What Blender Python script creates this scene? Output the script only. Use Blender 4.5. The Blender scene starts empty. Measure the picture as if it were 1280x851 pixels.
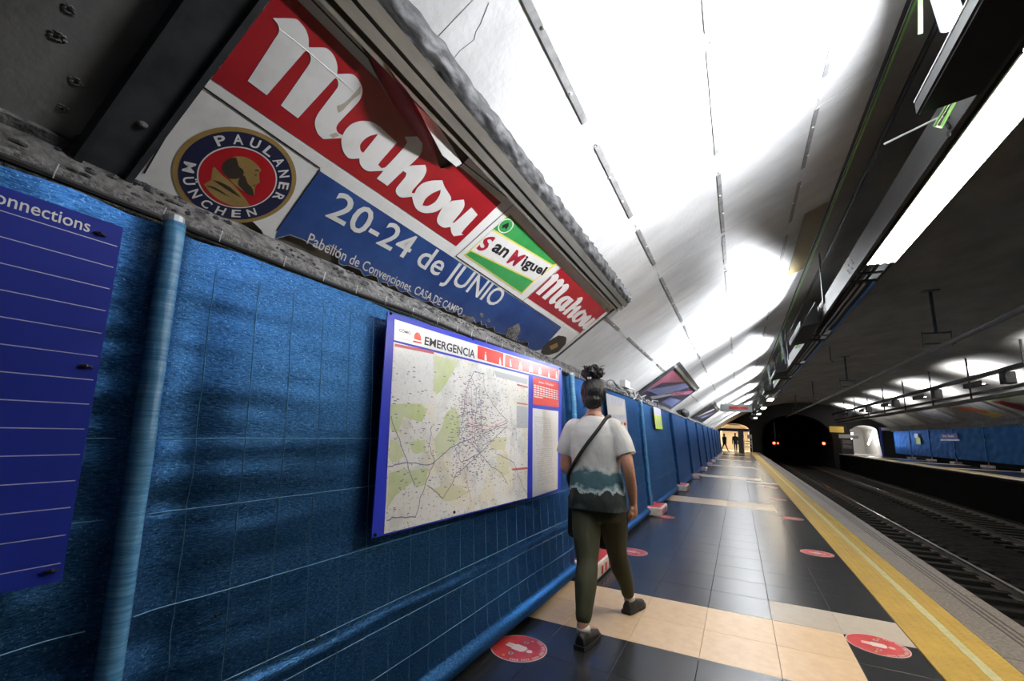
import bpy, bmesh, math, random
from mathutils import Vector, Matrix, noise
R = random.Random(7)
SC = bpy.context.scene
COL = SC.collection

# ------------------------------------------------------------------ camera, world, exposure, big lights
CAMH = 1.3
FPX = 563.0
def _n(v):
    l = math.sqrt(sum(a*a for a in v)); return [a/l for a in v]
def _x(a, b): return [a[1]*b[2]-a[2]*b[1], a[2]*b[0]-a[0]*b[2], a[0]*b[1]-a[1]*b[0]]
AY = _n([923.5-640, 548.3-425.5, FPX])                       # platform direction in lens axes
AZ = _n(_x(AY, [923.5-1000-640, 548.3-43-425.5, FPX]))
if AZ[1] > 0: AZ = [-a for a in AZ]
AX = _x(AY, AZ)
def ray(p):
    v = (p[0]-640, p[1]-425.5, FPX)
    return Vector([sum(a*b for a, b in zip(A, v)) for A in (AX, AY, AZ)])
cd = bpy.data.cameras.new('camera'); cam = bpy.data.objects.new('camera', cd); COL.objects.link(cam)
cd.sensor_width = 36; cd.lens = FPX/1280*36; cd.clip_start = .05; cd.clip_end = 300
m = Matrix([[AX[0], -AX[1], -AX[2], 0], [AY[0], -AY[1], -AY[2], 0], [AZ[0], -AZ[1], -AZ[2], CAMH], [0, 0, 0, 1]])
cam.matrix_world = m
SC.camera = cam
w = bpy.data.worlds.new('world'); SC.world = w; w.use_nodes = True
w.node_tree.nodes['Background'].inputs[0].default_value = (.55, .62, .75, 1)
w.node_tree.nodes['Background'].inputs[1].default_value = .03
SC.view_settings.view_transform = 'Standard'; SC.view_settings.look = 'None'
SC.view_settings.exposure = 0.6; SC.view_settings.gamma = 1
UPLIGHT_W = 110      # floodlights on the cable tray that wash the vault
PANEL_E = 36         # fluorescent luminaires
def area(name, loc, direction, sx, sy, power, col, spread=180):
    l = bpy.data.lights.new(name, 'AREA'); l.shape = 'RECTANGLE'; l.size = sx; l.size_y = sy; l.energy = power; l.color = col
    l.spread = math.radians(spread)
    o = bpy.data.objects.new(name, l); COL.objects.link(o); o.location = loc
    z = -Vector(direction).normalized(); y = Vector((0, 1, 0)); y = (y-z*y.dot(z)).normalized(); x = y.cross(z)   # long side stays along the platform
    o.rotation_euler = Matrix((x, y, z)).transposed().to_euler()
    return o

# ------------------------------------------------------------------ helpers
def unproj(p, o, n):
    r = ray(p); c = Vector((0, 0, CAMH)); return c + r*((Vector(o)-c).dot(n)/r.dot(n))
class Plane:
    def __init__(s, o, eu, ev, flip=False):
        s.o = Vector(o); s.eu = Vector(eu).normalized(); s.ev = Vector(ev).normalized(); s.n = s.eu.cross(s.ev)
        if flip: s.n = -s.n
    def uv(s, p):
        q = unproj(p, s.o, s.n)-s.o; return (q.dot(s.eu), q.dot(s.ev))
    def at(s, u, v, off=0): return s.o + s.eu*u + s.ev*v + s.n*off
SIGN = Plane((-1.9, 0, 2.15), (0, 1, 0), (.7, 0, .54))           # n points out of the wall, down to the platform
FENCE = Plane((-1.38, 0, 0), (0, 1, 0), (-.09, 0, 1))
FLOOR = Plane((0, 0, 0), (1, 0, 0), (0, 1, 0))

def mat(name, col, rough=.6, metal=0., col2=None, nscale=(4, 4, 4), ncontrast=(.35, .65), bump=0., bscale=(60, 60, 60), detail=5, emit=0., spec=.5, rand=0., alpha=1.):
    mt = bpy.data.materials.new(name); mt.use_nodes = True
    nt = mt.node_tree; N = nt.nodes; L = nt.links; b = N['Principled BSDF']
    b.inputs['Roughness'].default_value = rough; b.inputs['Metallic'].default_value = metal
    b.inputs['Specular IOR Level'].default_value = spec
    b.inputs['Base Color'].default_value = (*col, 1)
    tc = N.new('ShaderNodeTexCoord')
    src = None
    if col2 is not None:
        mp = N.new('ShaderNodeMapping'); mp.inputs['Scale'].default_value = nscale; L.new(tc.outputs['Object'], mp.inputs[0])
        nz = N.new('ShaderNodeTexNoise'); nz.inputs['Scale'].default_value = 1; nz.inputs['Detail'].default_value = detail; nz.inputs['Roughness'].default_value = .65
        L.new(mp.outputs[0], nz.inputs['Vector'])
        cr = N.new('ShaderNodeValToRGB'); cr.color_ramp.elements[0].position = ncontrast[0]; cr.color_ramp.elements[1].position = ncontrast[1]
        cr.color_ramp.elements[0].color = (*col, 1); cr.color_ramp.elements[1].color = (*col2, 1)
        L.new(nz.outputs[0], cr.inputs[0]); src = cr.outputs[0]
        L.new(src, b.inputs['Base Color'])
    if rand:
        oi = N.new('ShaderNodeObjectInfo'); mr = N.new('ShaderNodeMapRange'); mr.inputs[3].default_value = 1-rand; mr.inputs[4].default_value = 1+rand
        L.new(oi.outputs['Random'], mr.inputs[0])
        mx = N.new('ShaderNodeMix'); mx.data_type = 'RGBA'; mx.blend_type = 'MULTIPLY'; mx.inputs[0].default_value = 1
        if src is not None: L.new(src, mx.inputs[6])
        else: mx.inputs[6].default_value = (*col, 1)
        L.new(mr.outputs[0], mx.inputs[7]); L.new(mx.outputs[2], b.inputs['Base Color'])
    if bump:
        mp = N.new('ShaderNodeMapping'); mp.inputs['Scale'].default_value = bscale; L.new(tc.outputs['Object'], mp.inputs[0])
        nz = N.new('ShaderNodeTexNoise'); nz.inputs['Scale'].default_value = 1; nz.inputs['Detail'].default_value = 4; L.new(mp.outputs[0], nz.inputs['Vector'])
        bp = N.new('ShaderNodeBump'); bp.inputs['Strength'].default_value = bump; bp.inputs['Distance'].default_value = .01
        L.new(nz.outputs[0], bp.inputs['Height']); L.new(bp.outputs[0], b.inputs['Normal'])
    if emit:
        b.inputs['Emission Color'].default_value = (*col, 1); b.inputs['Emission Strength'].default_value = emit
    if alpha < 1: b.inputs['Alpha'].default_value = alpha
    return mt

class MB:
    def __init__(s): s.v = []; s.f = []
    def add(s, vs, fs):
        k = len(s.v); s.v += [tuple(a) for a in vs]; s.f += [[i+k for i in f] for f in fs]; return s
    def box(s, c, d, rot=None):
        x, y, z = (a/2 for a in d)
        vs = [Vector((i*x, j*y, k*z)) for i in (-1, 1) for j in (-1, 1) for k in (-1, 1)]
        if rot is not None: vs = [rot @ q for q in vs]
        vs = [q+Vector(c) for q in vs]
        return s.add(vs, [(0, 1, 3, 2), (4, 6, 7, 5), (0, 4, 5, 1), (2, 3, 7, 6), (0, 2, 6, 4), (1, 5, 7, 3)])
    def bbox(s, c, d, b=.01):                      # chamfered box
        x, y, z = (a/2 for a in d); bm = bmesh.new(); bmesh.ops.create_cube(bm, size=1)
        for q in bm.verts: q.co = Vector((q.co.x*d[0], q.co.y*d[1], q.co.z*d[2]))
        bmesh.ops.bevel(bm, geom=list(bm.edges), offset=b, segments=2, affect='EDGES', profile=.5)
        bm.verts.index_update(); s.add([q.co+Vector(c) for q in bm.verts], [[q.index for q in f.verts] for f in bm.faces]); bm.free(); return s
    def tube(s, pts, r, n=8, caps=True):
        pts = [Vector(p) for p in pts]; rs = r if isinstance(r, (list, tuple)) else [r]*len(pts)
        k = len(s.v); up = None
        for i, p in enumerate(pts):
            t = (pts[min(i+1, len(pts)-1)]-pts[max(i-1, 0)]).normalized()
            if up is None: up = Vector((0, 0, 1)) if abs(t.z) < .9 else Vector((1, 0, 0))
            a = (up-t*up.dot(t)).normalized(); b = t.cross(a); up = a
            rr = rs[i]
            ra, rb = rr if isinstance(rr, (list, tuple)) else (rr, rr)
            for j in range(n):
                w_ = 2*math.pi*j/n; s.v.append(tuple(p+a*(ra*math.cos(w_))+b*(rb*math.sin(w_))))
        for i in range(len(pts)-1):
            for j in range(n):
                s.f.append([k+i*n+j, k+i*n+(j+1) % n, k+(i+1)*n+(j+1) % n, k+(i+1)*n+j])
        if caps:
            s.f.append([k+j for j in range(n)][::-1]); s.f.append([k+(len(pts)-1)*n+j for j in range(n)])
        return s
    def ball(s, c, r, seg=12, ring=8):
        rx, ry, rz = r if isinstance(r, (tuple, list)) else (r, r, r); k = len(s.v)
        for i in range(ring+1):
            th = math.pi*(i+.02)/(ring+.04)
            for j in range(seg):
                ph = 2*math.pi*j/seg
                s.v.append((c[0]+rx*math.sin(th)*math.cos(ph), c[1]+ry*math.sin(th)*math.sin(ph), c[2]+rz*math.cos(th)))
        for i in range(ring):
            for j in range(seg): s.f.append([k+i*seg+j, k+(i+1)*seg+j, k+(i+1)*seg+(j+1) % seg, k+i*seg+(j+1) % seg])
        s.f.append([k+j for j in range(seg)]); s.f.append([k+ring*seg+j for j in range(seg)][::-1]); return s
    def grid(s, fn, nu, nv):
        k = len(s.v)
        for i in range(nu+1):
            for j in range(nv+1): s.v.append(tuple(fn(i/nu, j/nv)))
        for i in range(nu):
            for j in range(nv): s.f.append([k+i*(nv+1)+j, k+(i+1)*(nv+1)+j, k+(i+1)*(nv+1)+j+1, k+i*(nv+1)+j+1])
        return s
    def mesh(s, name, mt, smooth=False):
        me = bpy.data.meshes.new(name); me.from_pydata(s.v, [], s.f); me.update()
        if mt is not None: me.materials.append(mt)
        bm = bmesh.new(); bm.from_mesh(me); bmesh.ops.recalc_face_normals(bm, faces=bm.faces); bm.to_mesh(me); bm.free()
        if smooth: me.polygons.foreach_set('use_smooth', [True]*len(me.polygons))
        return me
    def build(s, name, mt, parent=None, smooth=False): return link(name, s.mesh(name, mt, smooth), parent)

def link(name, me, parent=None, loc=None):
    o = bpy.data.objects.new(name, me); COL.objects.link(o)
    if loc is not None: o.location = loc
    if parent is not None:
        o.parent = parent
        if loc is None: o.matrix_parent_inverse = Matrix.Translation(-wloc(parent))
    return o
def wloc(o):
    p = Vector((0, 0, 0))
    if o.parent is not None:
        p = wloc(o.parent) + o.matrix_parent_inverse.translation
    return p + Vector(o.location)
def tag(o, label=None, cat=None, group=None, kind=None):
    if label: o['label'] = label
    if cat: o['category'] = cat
    if group: o['group'] = group
    if kind: o['kind'] = kind
    return o
def thing(name, label, cat, loc=(0, 0, 0), group=None):
    o = bpy.data.objects.new(name, None); COL.objects.link(o); o.location = loc; o.empty_display_size = .1
    return tag(o, label, cat, group)
def kids(o): return [c for c in bpy.data.objects if c.parent == o]
def copy_tree(o, parent=None, ch=None):
    c = o.copy(); COL.objects.link(c)
    if parent is not None: c.parent = parent
    for k in (KIDS.get(o.name) or []): copy_tree(k, c)
    return c
KIDS = {}
def remember(root):
    allo = [o for o in bpy.data.objects if o.parent is not None]
    by = {}
    for o in allo: by.setdefault(o.parent.name, []).append(o)
    def rec(o):
        KIDS[o.name] = by.get(o.name, [])
        for k in KIDS[o.name]: rec(k)
    rec(root)
def dup(root, shift, label=None, group=None):
    c = copy_tree(root); c.location = Vector(root.location)+Vector(shift)
    if label: c['label'] = label
    if group: c['group'] = group
    return c

def catmull(pts, n=5, sharp=40):
    """closed loop; corners sharper than the limit stay corners"""
    out = []; P = [Vector(p) for p in pts]; N = len(P)
    def corner(i):
        a = (P[i]-P[i-1]); b = (P[(i+1) % N]-P[i])
        return a.length < 1e-9 or b.length < 1e-9 or math.degrees(a.angle(b)) > sharp
    C = [corner(i) for i in range(N)]
    for i in range(N):
        p1, p2 = P[i], P[(i+1) % N]
        t1 = (p2-p1) if C[i] else (p2-P[i-1])/2
        t2 = (p2-p1) if C[(i+1) % N] else (P[(i+2) % N]-p1)/2
        ch = (p2-p1).length
        if t1.length > ch: t1 = t1*(ch/t1.length)
        if t2.length > ch: t2 = t2*(ch/t2.length)
        for k in range(n):
            t = k/n; h1 = 2*t**3-3*t**2+1; h2 = t**3-2*t**2+t; h3 = -2*t**3+3*t**2; h4 = t**3-t**2
            out.append(tuple(p1*h1+t1*h2+p2*h3+t2*h4))
            if C[i] and C[(i+1) % N]: break
    return out
def fill_mesh(loops):
    """flat fill of 2-D loops (holes by nesting) -> verts2d, faces"""
    cu = bpy.data.curves.new('tmp', 'CURVE'); cu.dimensions = '2D'; cu.fill_mode = 'BOTH'
    for lp in loops:
        sp = cu.splines.new('POLY'); sp.points.add(len(lp)-1); sp.use_cyclic_u = True
        for q, p in zip(sp.points, lp): q.co = (p[0], p[1], 0, 1)
    o = bpy.data.objects.new('tmp', cu); me = bpy.data.meshes.new_from_object(o)
    v = [tuple(q.co[:2]) for q in me.vertices]; f = [list(p.vertices) for p in me.polygons]
    bpy.data.objects.remove(o); bpy.data.curves.remove(cu); bpy.data.meshes.remove(me)
    return v, f
def decal(name, loops, plane, off, mt, parent, px=True, thick=0.):
    lp = [[plane.uv(p) for p in l] for l in loops] if px else loops
    v, f = fill_mesh(lp); mb = MB()
    mb.add([plane.at(a, b, off) for a, b in v], f)
    return mb.build(name, mt, parent)
def rect(u0, v0, u1, v1): return [(u0, v0), (u1, v0), (u1, v1), (u0, v1)]
def panel(name, plane, u0, v0, u1, v1, off, th, mt, parent):     # solid slab on a plane
    mb = MB(); vs = [plane.at(a, b, c) for c in (off, off+th) for a, b in rect(u0, v0, u1, v1)]
    mb.add(vs, [(0, 1, 2, 3), (4, 5, 6, 7), (0, 1, 5, 4), (1, 2, 6, 5), (2, 3, 7, 6), (3, 0, 4, 7)])
    return mb.build(name, mt, parent)
_tc = {}
def text2d(s, bold=0.):
    cu = bpy.data.curves.new('tmp', 'FONT'); cu.body = s; cu.offset = bold; cu.resolution_u = 3
    o = bpy.data.objects.new('tmp', cu); me = bpy.data.meshes.new_from_object(o)
    v = [tuple(q.co[:2]) for q in me.vertices]; f = [list(p.vertices) for p in me.polygons]
    bpy.data.objects.remove(o); bpy.data.curves.remove(cu); bpy.data.meshes.remove(me)
    x0 = min(a for a, b in v); x1 = max(a for a, b in v); y0 = min(b for a, b in v); y1 = max(b for a, b in v)
    return [((a-x0)/(x1-x0), (b-y0)/(y1-y0)) for a, b in v], f
def text(name, s, plane, quad, off, mt, parent, bold=0., px=True):
    """quad: corners TL TR BR BL (picture coordinates read on the plane, or plane coordinates)"""
    q = [Vector(plane.uv(p)) if px else Vector(p) for p in quad]
    v, f = text2d(s, bold); mb = MB(); out = []
    for a, b in v:
        p = (q[3]*(1-a)+q[2]*a)*(1-b)+(q[0]*(1-a)+q[1]*a)*b; out.append(plane.at(p.x, p.y, off))
    mb.add(out, f); return mb.build(name, mt, parent)
def merge_text(items, plane, off):
    mb = MB()
    for s, q, bold in items:
        q = [Vector(p) for p in q]; v, f = text2d(s, bold); out = []
        for a, b in v:
            p = (q[3]*(1-a)+q[2]*a)*(1-b)+(q[0]*(1-a)+q[1]*a)*b; out.append(plane.at(p.x, p.y, off))
        mb.add(out, f)
    return mb

# ------------------------------------------------------------------ materials
M = {}
M['vault'] = mat('vault concrete', (.19, .176, .16), .85, col2=(.28, .26, .235), nscale=(1, .6, 1), bump=.4, bscale=(14, 14, 14))
M['paint'] = mat('grey white painted plaster', (.50, .50, .50), .42, col2=(.66, .66, .66), nscale=(1.6, 3, 1.6), ncontrast=(.3, .65), bump=.25, bscale=(30, 30, 30), rand=.07)
M['strip'] = mat('grey joint strip', (.2, .2, .2), .5, metal=.3, col2=(.34, .34, .34), nscale=(9, 9, 9))
M['plaster'] = mat('rough plaster ledge', (.06, .057, .054), .95, col2=(.22, .212, .205), nscale=(16, 16, 16), ncontrast=(.38, .62), bump=1., bscale=(60, 60, 60))
M['lip'] = mat('granular concrete lip', (.09, .087, .084), .9, col2=(.25, .245, .24), nscale=(60, 60, 60), ncontrast=(.4, .62), bump=.8, bscale=(120, 120, 120))
M['grime'] = mat('sooty mortar', (.018, .018, .02), .6, col2=(.13, .13, .135), nscale=(22, 7, 22), ncontrast=(.42, .75), bump=.6, bscale=(30, 20, 30))
M['dullpanel'] = mat('dull grey panel', (.16, .155, .15), .6, col2=(.24, .235, .23), nscale=(3, 5, 3), bump=.15, bscale=(40, 40, 40))
M['darkpost'] = mat('dark painted metal', (.02, .023, .028), .4, col2=(.05, .055, .06), nscale=(6, 6, 6))
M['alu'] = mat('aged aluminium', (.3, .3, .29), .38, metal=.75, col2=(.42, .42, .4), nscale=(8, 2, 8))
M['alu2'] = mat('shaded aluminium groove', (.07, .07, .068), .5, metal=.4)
M['tray'] = mat('grey cable tray', (.04, .04, .039), .55, metal=.1, col2=(.06, .06, .059), nscale=(5, 2, 5))
M['black'] = mat('black metal', (.008, .008, .01), .5)
M['rubber'] = mat('black rubber', (.012, .012, .012), .7)
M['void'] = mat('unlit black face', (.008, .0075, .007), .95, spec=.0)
M['dark'] = mat('dark wall', (.02, .019, .018), .9)
M['tile_dark'] = mat('dark platform tile', (.016, .017, .019), .24, col2=(.026, .027, .03), nscale=(6, 6, 6), bump=.03, bscale=(25, 25, 25), rand=.06, spec=.3)
M['tile_beige'] = mat('beige platform tile', (.62, .44, .27), .3, col2=(.7, .52, .34), nscale=(12, 12, 12), rand=.06)
M['tile_grey'] = mat('grey beige platform tile', (.42, .37, .31), .35, col2=(.47, .42, .36), nscale=(10, 10, 10), rand=.04)
M['slab'] = mat('floor screed', (.02, .02, .021), .8)
M['yellow'] = mat('yellow tactile tile', (.40, .255, .036), .55, col2=(.33, .21, .03), nscale=(9, 9, 9), rand=.06)
M['cream_line'] = mat('worn cream line paint', (.46, .44, .26), .6, col2=(.36, .34, .19), nscale=(20, 20, 20))
M['edge'] = mat('granite platform edge', (.085, .073, .062), .75, col2=(.19, .165, .14), nscale=(40, 40, 40), bump=.3, bscale=(80, 80, 80), rand=.06)
M['ballast'] = mat('dirty track bed', (.007, .006, .005), .95, col2=(.018, .0155, .013), nscale=(8, 8, 8), bump=1., bscale=(20, 20, 20), spec=.05)
M['sleeper'] = mat('sleeper', (.022, .02, .017), .95, spec=.1)
M['rail'] = mat('polished rail head', (.5, .48, .46), .2, metal=.9)
M['railside'] = mat('rusty rail side', (.05, .035, .025), .8)
M['white'] = mat('white', (.78, .78, .77), .4)
M['signwhite'] = mat('aged white enamel', (.62, .61, .58), .32, col2=(.7, .69, .67), nscale=(7, 7, 7), ncontrast=(.3, .5))
M['signred'] = mat('red enamel', (.28, .006, .012), .34, col2=(.36, .01, .018), nscale=(3, 3, 3))
M['signblue'] = mat('navy enamel', (.012, .035, .16), .28, col2=(.03, .08, .26), nscale=(2.5, 2.5, 2.5))
M['black_print'] = mat('black print', (.012, .012, .014), .4)
M['gold'] = mat('gold brown print', (.26, .17, .05), .4, col2=(.32, .21, .07), nscale=(12, 12, 12))
M['golddark'] = mat('dark brown print', (.035, .026, .018), .4)
M['navy'] = mat('navy print', (.012, .014, .05), .35)
M['emred'] = mat('emblem red', (.4, .008, .015), .35)
M['green'] = mat('beer green print', (.03, .26, .06), .35, col2=(.05, .32, .09), nscale=(6, 6, 6))
M['yellowline'] = mat('yellow print', (.7, .6, .12), .4)
M['brown'] = mat('brown panel back', (.1, .08, .055), .8)
M['redtext'] = mat('crimson print', (.36, .01, .03), .4)
M['boardblue'] = mat('blue information board', (.018, .034, .33), .5, spec=.12)
M['boardblue2'] = mat('bright blue board', (.03, .05, .55), .3, spec=.35)
M['paper'] = mat('white board print', (.88, .88, .9), .16)
M['notered'] = mat('red print', (.72, .05, .035), .25)
M['galv'] = mat('galvanised post', (.5, .54, .58), .35, metal=.5)
M['wire'] = mat('fence wire seen through net', (.09, .27, .48), .4)
M['sleeve'] = mat('net stretched over the post', (.06, .23, .46), .2, col2=(.15, .40, .66), nscale=(5, 5, 120), bump=.2, bscale=(60, 60, 260), spec=.6)
M['cable'] = mat('black cable', (.015, .015, .016), .55)
M['greycable'] = mat('grey cable', (.2, .2, .21), .55)
M['whiteplastic'] = mat('white plastic', (.75, .75, .76), .45)
M['greenwire'] = mat('green wire', (.22, .5, .13), .5)
M['pvc'] = mat('pale grey duct', (.5, .56, .66), .4)
M['lamp'] = mat('luminaire diffuser', (1, .9, .74), .5, emit=PANEL_E)
M['lampfar'] = mat('bright luminaire diffuser', (1, .86, .66), .5, emit=26)
M['coolglow'] = mat('cool lamp and glint face', (.95, .97, 1), .5, emit=14)
M['blockwhite'] = mat('scuffed white plastic block', (.55, .5, .45), .55, col2=(.72, .68, .62), nscale=(12, 12, 12))
M['blockred'] = mat('red plastic', (.5, .03, .03), .45)
M['stickred'] = mat('red floor vinyl', (.42, .025, .03), .35, col2=(.5, .06, .06), nscale=(14, 14, 14))
M['stickwhite'] = mat('white vinyl print', (.66, .6, .56), .4)
M['cream'] = mat('cream wall', (.72, .62, .46), .6)
M['creamwall2'] = mat('pale grey wall', (.55, .53, .5), .5)
M['redlamp'] = mat('red signal lens', (1, .06, .03), .4, emit=9)
M['bluesign'] = mat('blue sign', (.02, .04, .3), .4)
M['litbluesign'] = mat('station name sign', (.02, .04, .35), .4)
M['yellowsign'] = mat('yellow sign', (.65, .42, .08), .4, emit=.25)
M['limesign'] = mat('lime notice', (.55, .7, .05), .4)
M['skin'] = mat('skin', (.46, .23, .15), .5, col2=(.52, .27, .18), nscale=(20, 20, 20))
M['hair'] = mat('black curly hair', (.008, .007, .008), .45, bump=.8, bscale=(90, 90, 30))
M['legging'] = mat('olive leggings', (.028, .030, .011), .75, col2=(.038, .04, .015), nscale=(6, 6, 6), bump=.12, bscale=(25, 25, 9))
M['shoe'] = mat('black shoe', (.01, .01, .011), .55)
M['sole'] = mat('black rubber sole', (.015, .015, .016), .7)
M['sock'] = mat('white sock', (.7, .7, .68), .8)
M['bag'] = mat('black bag cloth', (.01, .01, .012), .7, bump=.3, bscale=(30, 30, 30))
M['dkcloth'] = mat('dark clothes', (.015, .018, .022), .8)
M['tealcloth'] = mat('dark green jacket', (.02, .06, .055), .8)

def net_material():
    mt = bpy.data.materials.new('blue debris netting'); mt.use_nodes = True
    nt = mt.node_tree; N = nt.nodes; L = nt.links; b = N['Principled BSDF']
    tc = N.new('ShaderNodeTexCoord')
    def nz(scale, det, rough=.6):
        mp = N.new('ShaderNodeMapping'); mp.inputs['Scale'].default_value = scale; L.new(tc.outputs['Object'], mp.inputs[0])
        n = N.new('ShaderNodeTexNoise'); n.inputs['Scale'].default_value = 1; n.inputs['Detail'].default_value = det; n.inputs['Roughness'].default_value = rough
        L.new(mp.outputs[0], n.inputs['Vector']); return n.outputs[0]
    weave = nz((30, 55, 260), 2); spark = nz((140, 150, 190), 1); big = nz((.8, .9, 2.2), 4)
    c1 = N.new('ShaderNodeValToRGB'); c1.color_ramp.elements[0].position = .33; c1.color_ramp.elements[1].position = .68
    c1.color_ramp.elements[0].color = (.011, .050, .150, 1); c1.color_ramp.elements[1].color = (.045, .15, .36, 1)
    L.new(weave, c1.inputs[0])
    c2 = N.new('ShaderNodeValToRGB'); c2.color_ramp.elements[0].position = .62; c2.color_ramp.elements[1].position = .72
    c2.color_ramp.elements[0].color = (0, 0, 0, 1); c2.color_ramp.elements[1].color = (.6, .6, .6, 1); L.new(spark, c2.inputs[0])
    mx = N.new('ShaderNodeMix'); mx.data_type = 'RGBA'; L.new(c2.outputs[0], mx.inputs[0]); L.new(c1.outputs[0], mx.inputs[6]); mx.inputs[7].default_value = (.16, .36, .60, 1)
    mr = N.new('ShaderNodeMapRange'); mr.inputs[1].default_value = .3; mr.inputs[2].default_value = .7; mr.inputs[3].default_value = .75; mr.inputs[4].default_value = 1.2; L.new(big, mr.inputs[0])
    m2 = N.new('ShaderNodeMix'); m2.data_type = 'RGBA'; m2.blend_type = 'MULTIPLY'; m2.inputs[0].default_value = 1
    L.new(mx.outputs[2], m2.inputs[6]); L.new(mr.outputs[0], m2.inputs[7]); L.new(m2.outputs[2], b.inputs['Base Color'])
    bp = N.new('ShaderNodeBump'); bp.inputs['Strength'].default_value = .5; bp.inputs['Distance'].default_value = .003; L.new(weave, bp.inputs['Height'])
    L.new(bp.outputs[0], b.inputs['Normal'])
    b.inputs['Roughness'].default_value = .37; b.inputs['Specular IOR Level'].default_value = .2; b.inputs['Metallic'].default_value = .75; b.inputs['Specular Tint'].default_value = (.18, .45, .95, 1); b.inputs['Alpha'].default_value = .94
    return mt
M['net'] = net_material()
def map_material():
    mt = bpy.data.materials.new('printed network map'); mt.use_nodes = True
    nt = mt.node_tree; N = nt.nodes; L = nt.links; b = N['Principled BSDF']; tc = N.new('ShaderNodeTexCoord')
    def nz(scale, det):
        mp = N.new('ShaderNodeMapping'); mp.inputs['Scale'].default_value = scale; L.new(tc.outputs['Object'], mp.inputs[0])
        n = N.new('ShaderNodeTexNoise'); n.inputs['Scale'].default_value = 1; n.inputs['Detail'].default_value = det; L.new(mp.outputs[0], n.inputs['Vector']); return n.outputs[0]
    def ramp(src, p0, p1, a, c):
        r = N.new('ShaderNodeValToRGB'); r.color_ramp.elements[0].position = p0; r.color_ramp.elements[1].position = p1
        r.color_ramp.elements[0].color = (*a, 1); r.color_ramp.elements[1].color = (*c, 1); L.new(src, r.inputs[0]); return r.outputs[0]
    base = ramp(nz((7, 7, 7), 5), .5, .6, (.93, .93, .92), (.80, .81, .80))
    fine = ramp(nz((70, 70, 90), 2), .62, .7, (1, 1, 1), (.5, .46, .55))
    tint = ramp(nz((3, 4, 4), 3), .5, .62, (1, 1, 1), (1, .96, .85))
    m1 = N.new('ShaderNodeMix'); m1.data_type = 'RGBA'; m1.blend_type = 'MULTIPLY'; m1.inputs[0].default_value = 1; L.new(base, m1.inputs[6]); L.new(fine, m1.inputs[7])
    m2 = N.new('ShaderNodeMix'); m2.data_type = 'RGBA'; m2.blend_type = 'MULTIPLY'; m2.inputs[0].default_value = 1; L.new(m1.outputs[2], m2.inputs[6]); L.new(tint, m2.inputs[7])
    L.new(m2.outputs[2], b.inputs['Base Color']); b.inputs['Roughness'].default_value = .18
    return mt
M['map'] = map_material()
M['mapgreen'] = mat('map parkland', (.62, .72, .36), .2, col2=(.74, .79, .58), nscale=(8, 8, 8))
M['mapyellow'] = mat('map zone', (.80, .79, .58), .2)
M['mapline'] = mat('map line ink', (.22, .2, .3), .3)
M['mapred'] = mat('map line red', (.55, .12, .14), .3)
M['mapgrey'] = mat('map grey', (.5, .52, .55), .3)
M['lilac'] = mat('lilac print', (.55, .55, .75), .3)
def shirt_material():
    mt = bpy.data.materials.new('printed t-shirt'); mt.use_nodes = True
    nt = mt.node_tree; N = nt.nodes; L = nt.links; b = N['Principled BSDF']; tc = N.new('ShaderNodeTexCoord')
    sp = N.new('ShaderNodeSeparateXYZ'); L.new(tc.outputs['Object'], sp.inputs[0])
    n = N.new('ShaderNodeTexNoise'); n.inputs['Scale'].default_value = 13; n.inputs['Detail'].default_value = 5; L.new(tc.outputs['Object'], n.inputs['Vector'])
    ma = N.new('ShaderNodeMath'); ma.operation = 'MULTIPLY_ADD'; ma.inputs[1].default_value = .16; L.new(n.outputs[0], ma.inputs[0]); L.new(sp.outputs[2], ma.inputs[2])
    mr = N.new('ShaderNodeMapRange'); mr.inputs[1].default_value = .78; mr.inputs[2].default_value = 1.38; L.new(ma.outputs[0], mr.inputs[0])
    r = N.new('ShaderNodeValToRGB'); e = r.color_ramp.elements
    stops = [(0, (.045, .075, .065)), (.13, (.03, .055, .048)), (.16, (.012, .018, .017)), (.315, (.014, .02, .02)), (.335, (.45, .5, .5)), (.36, (.2, .3, .32)), (.39, (.03, .085, .105)), (.53, (.045, .115, .14)), (.555, (.3, .36, .37)), (.6, (.62, .62, .62)), (1, (.64, .635, .62))]
    e[0].position = stops[0][0]; e[0].color = (*stops[0][1], 1); e[1].position = 1; e[1].color = (*stops[-1][1], 1)
    for p, c in stops[1:-1]:
        q = e.new(p); q.color = (*c, 1)
    L.new(mr.outputs[0], r.inputs[0]); L.new(r.outputs[0], b.inputs['Base Color']); b.inputs['Roughness'].default_value = .8
    n2 = N.new('ShaderNodeTexNoise'); n2.inputs['Scale'].default_value = 9; L.new(tc.outputs['Object'], n2.inputs['Vector'])
    bp = N.new('ShaderNodeBump'); bp.inputs['Strength'].default_value = .35; bp.inputs['Distance'].default_value = .03; L.new(n2.outputs[0], bp.inputs['Height']); L.new(bp.outputs[0], b.inputs['Normal'])
    return mt
M['shirt'] = shirt_material()

# ------------------------------------------------------------------ the setting: vault, walls, floor, track
def vz(x): return 5.15-.0495*(x-5.8)**2
def vn(x):                                        # inward normal of the vault at x
    s = -.099*(x-5.8); n_ = Vector((s, 0, -1)); return n_.normalized()
YB, YE = -3.0, 54.0
mb = MB(); XS = [-2.1+15.8*i/48 for i in range(49)]
mb.grid(lambda a, b: (-2.1+15.8*b, YB+(YE-YB)*a, vz(-2.1+15.8*b)), 30, 48)
ceil = mb.build('ceiling', M['vault'], smooth=True); tag(ceil, 'curved station vault, grey white plaster over the platform and dark beyond', kind='structure')
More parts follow.
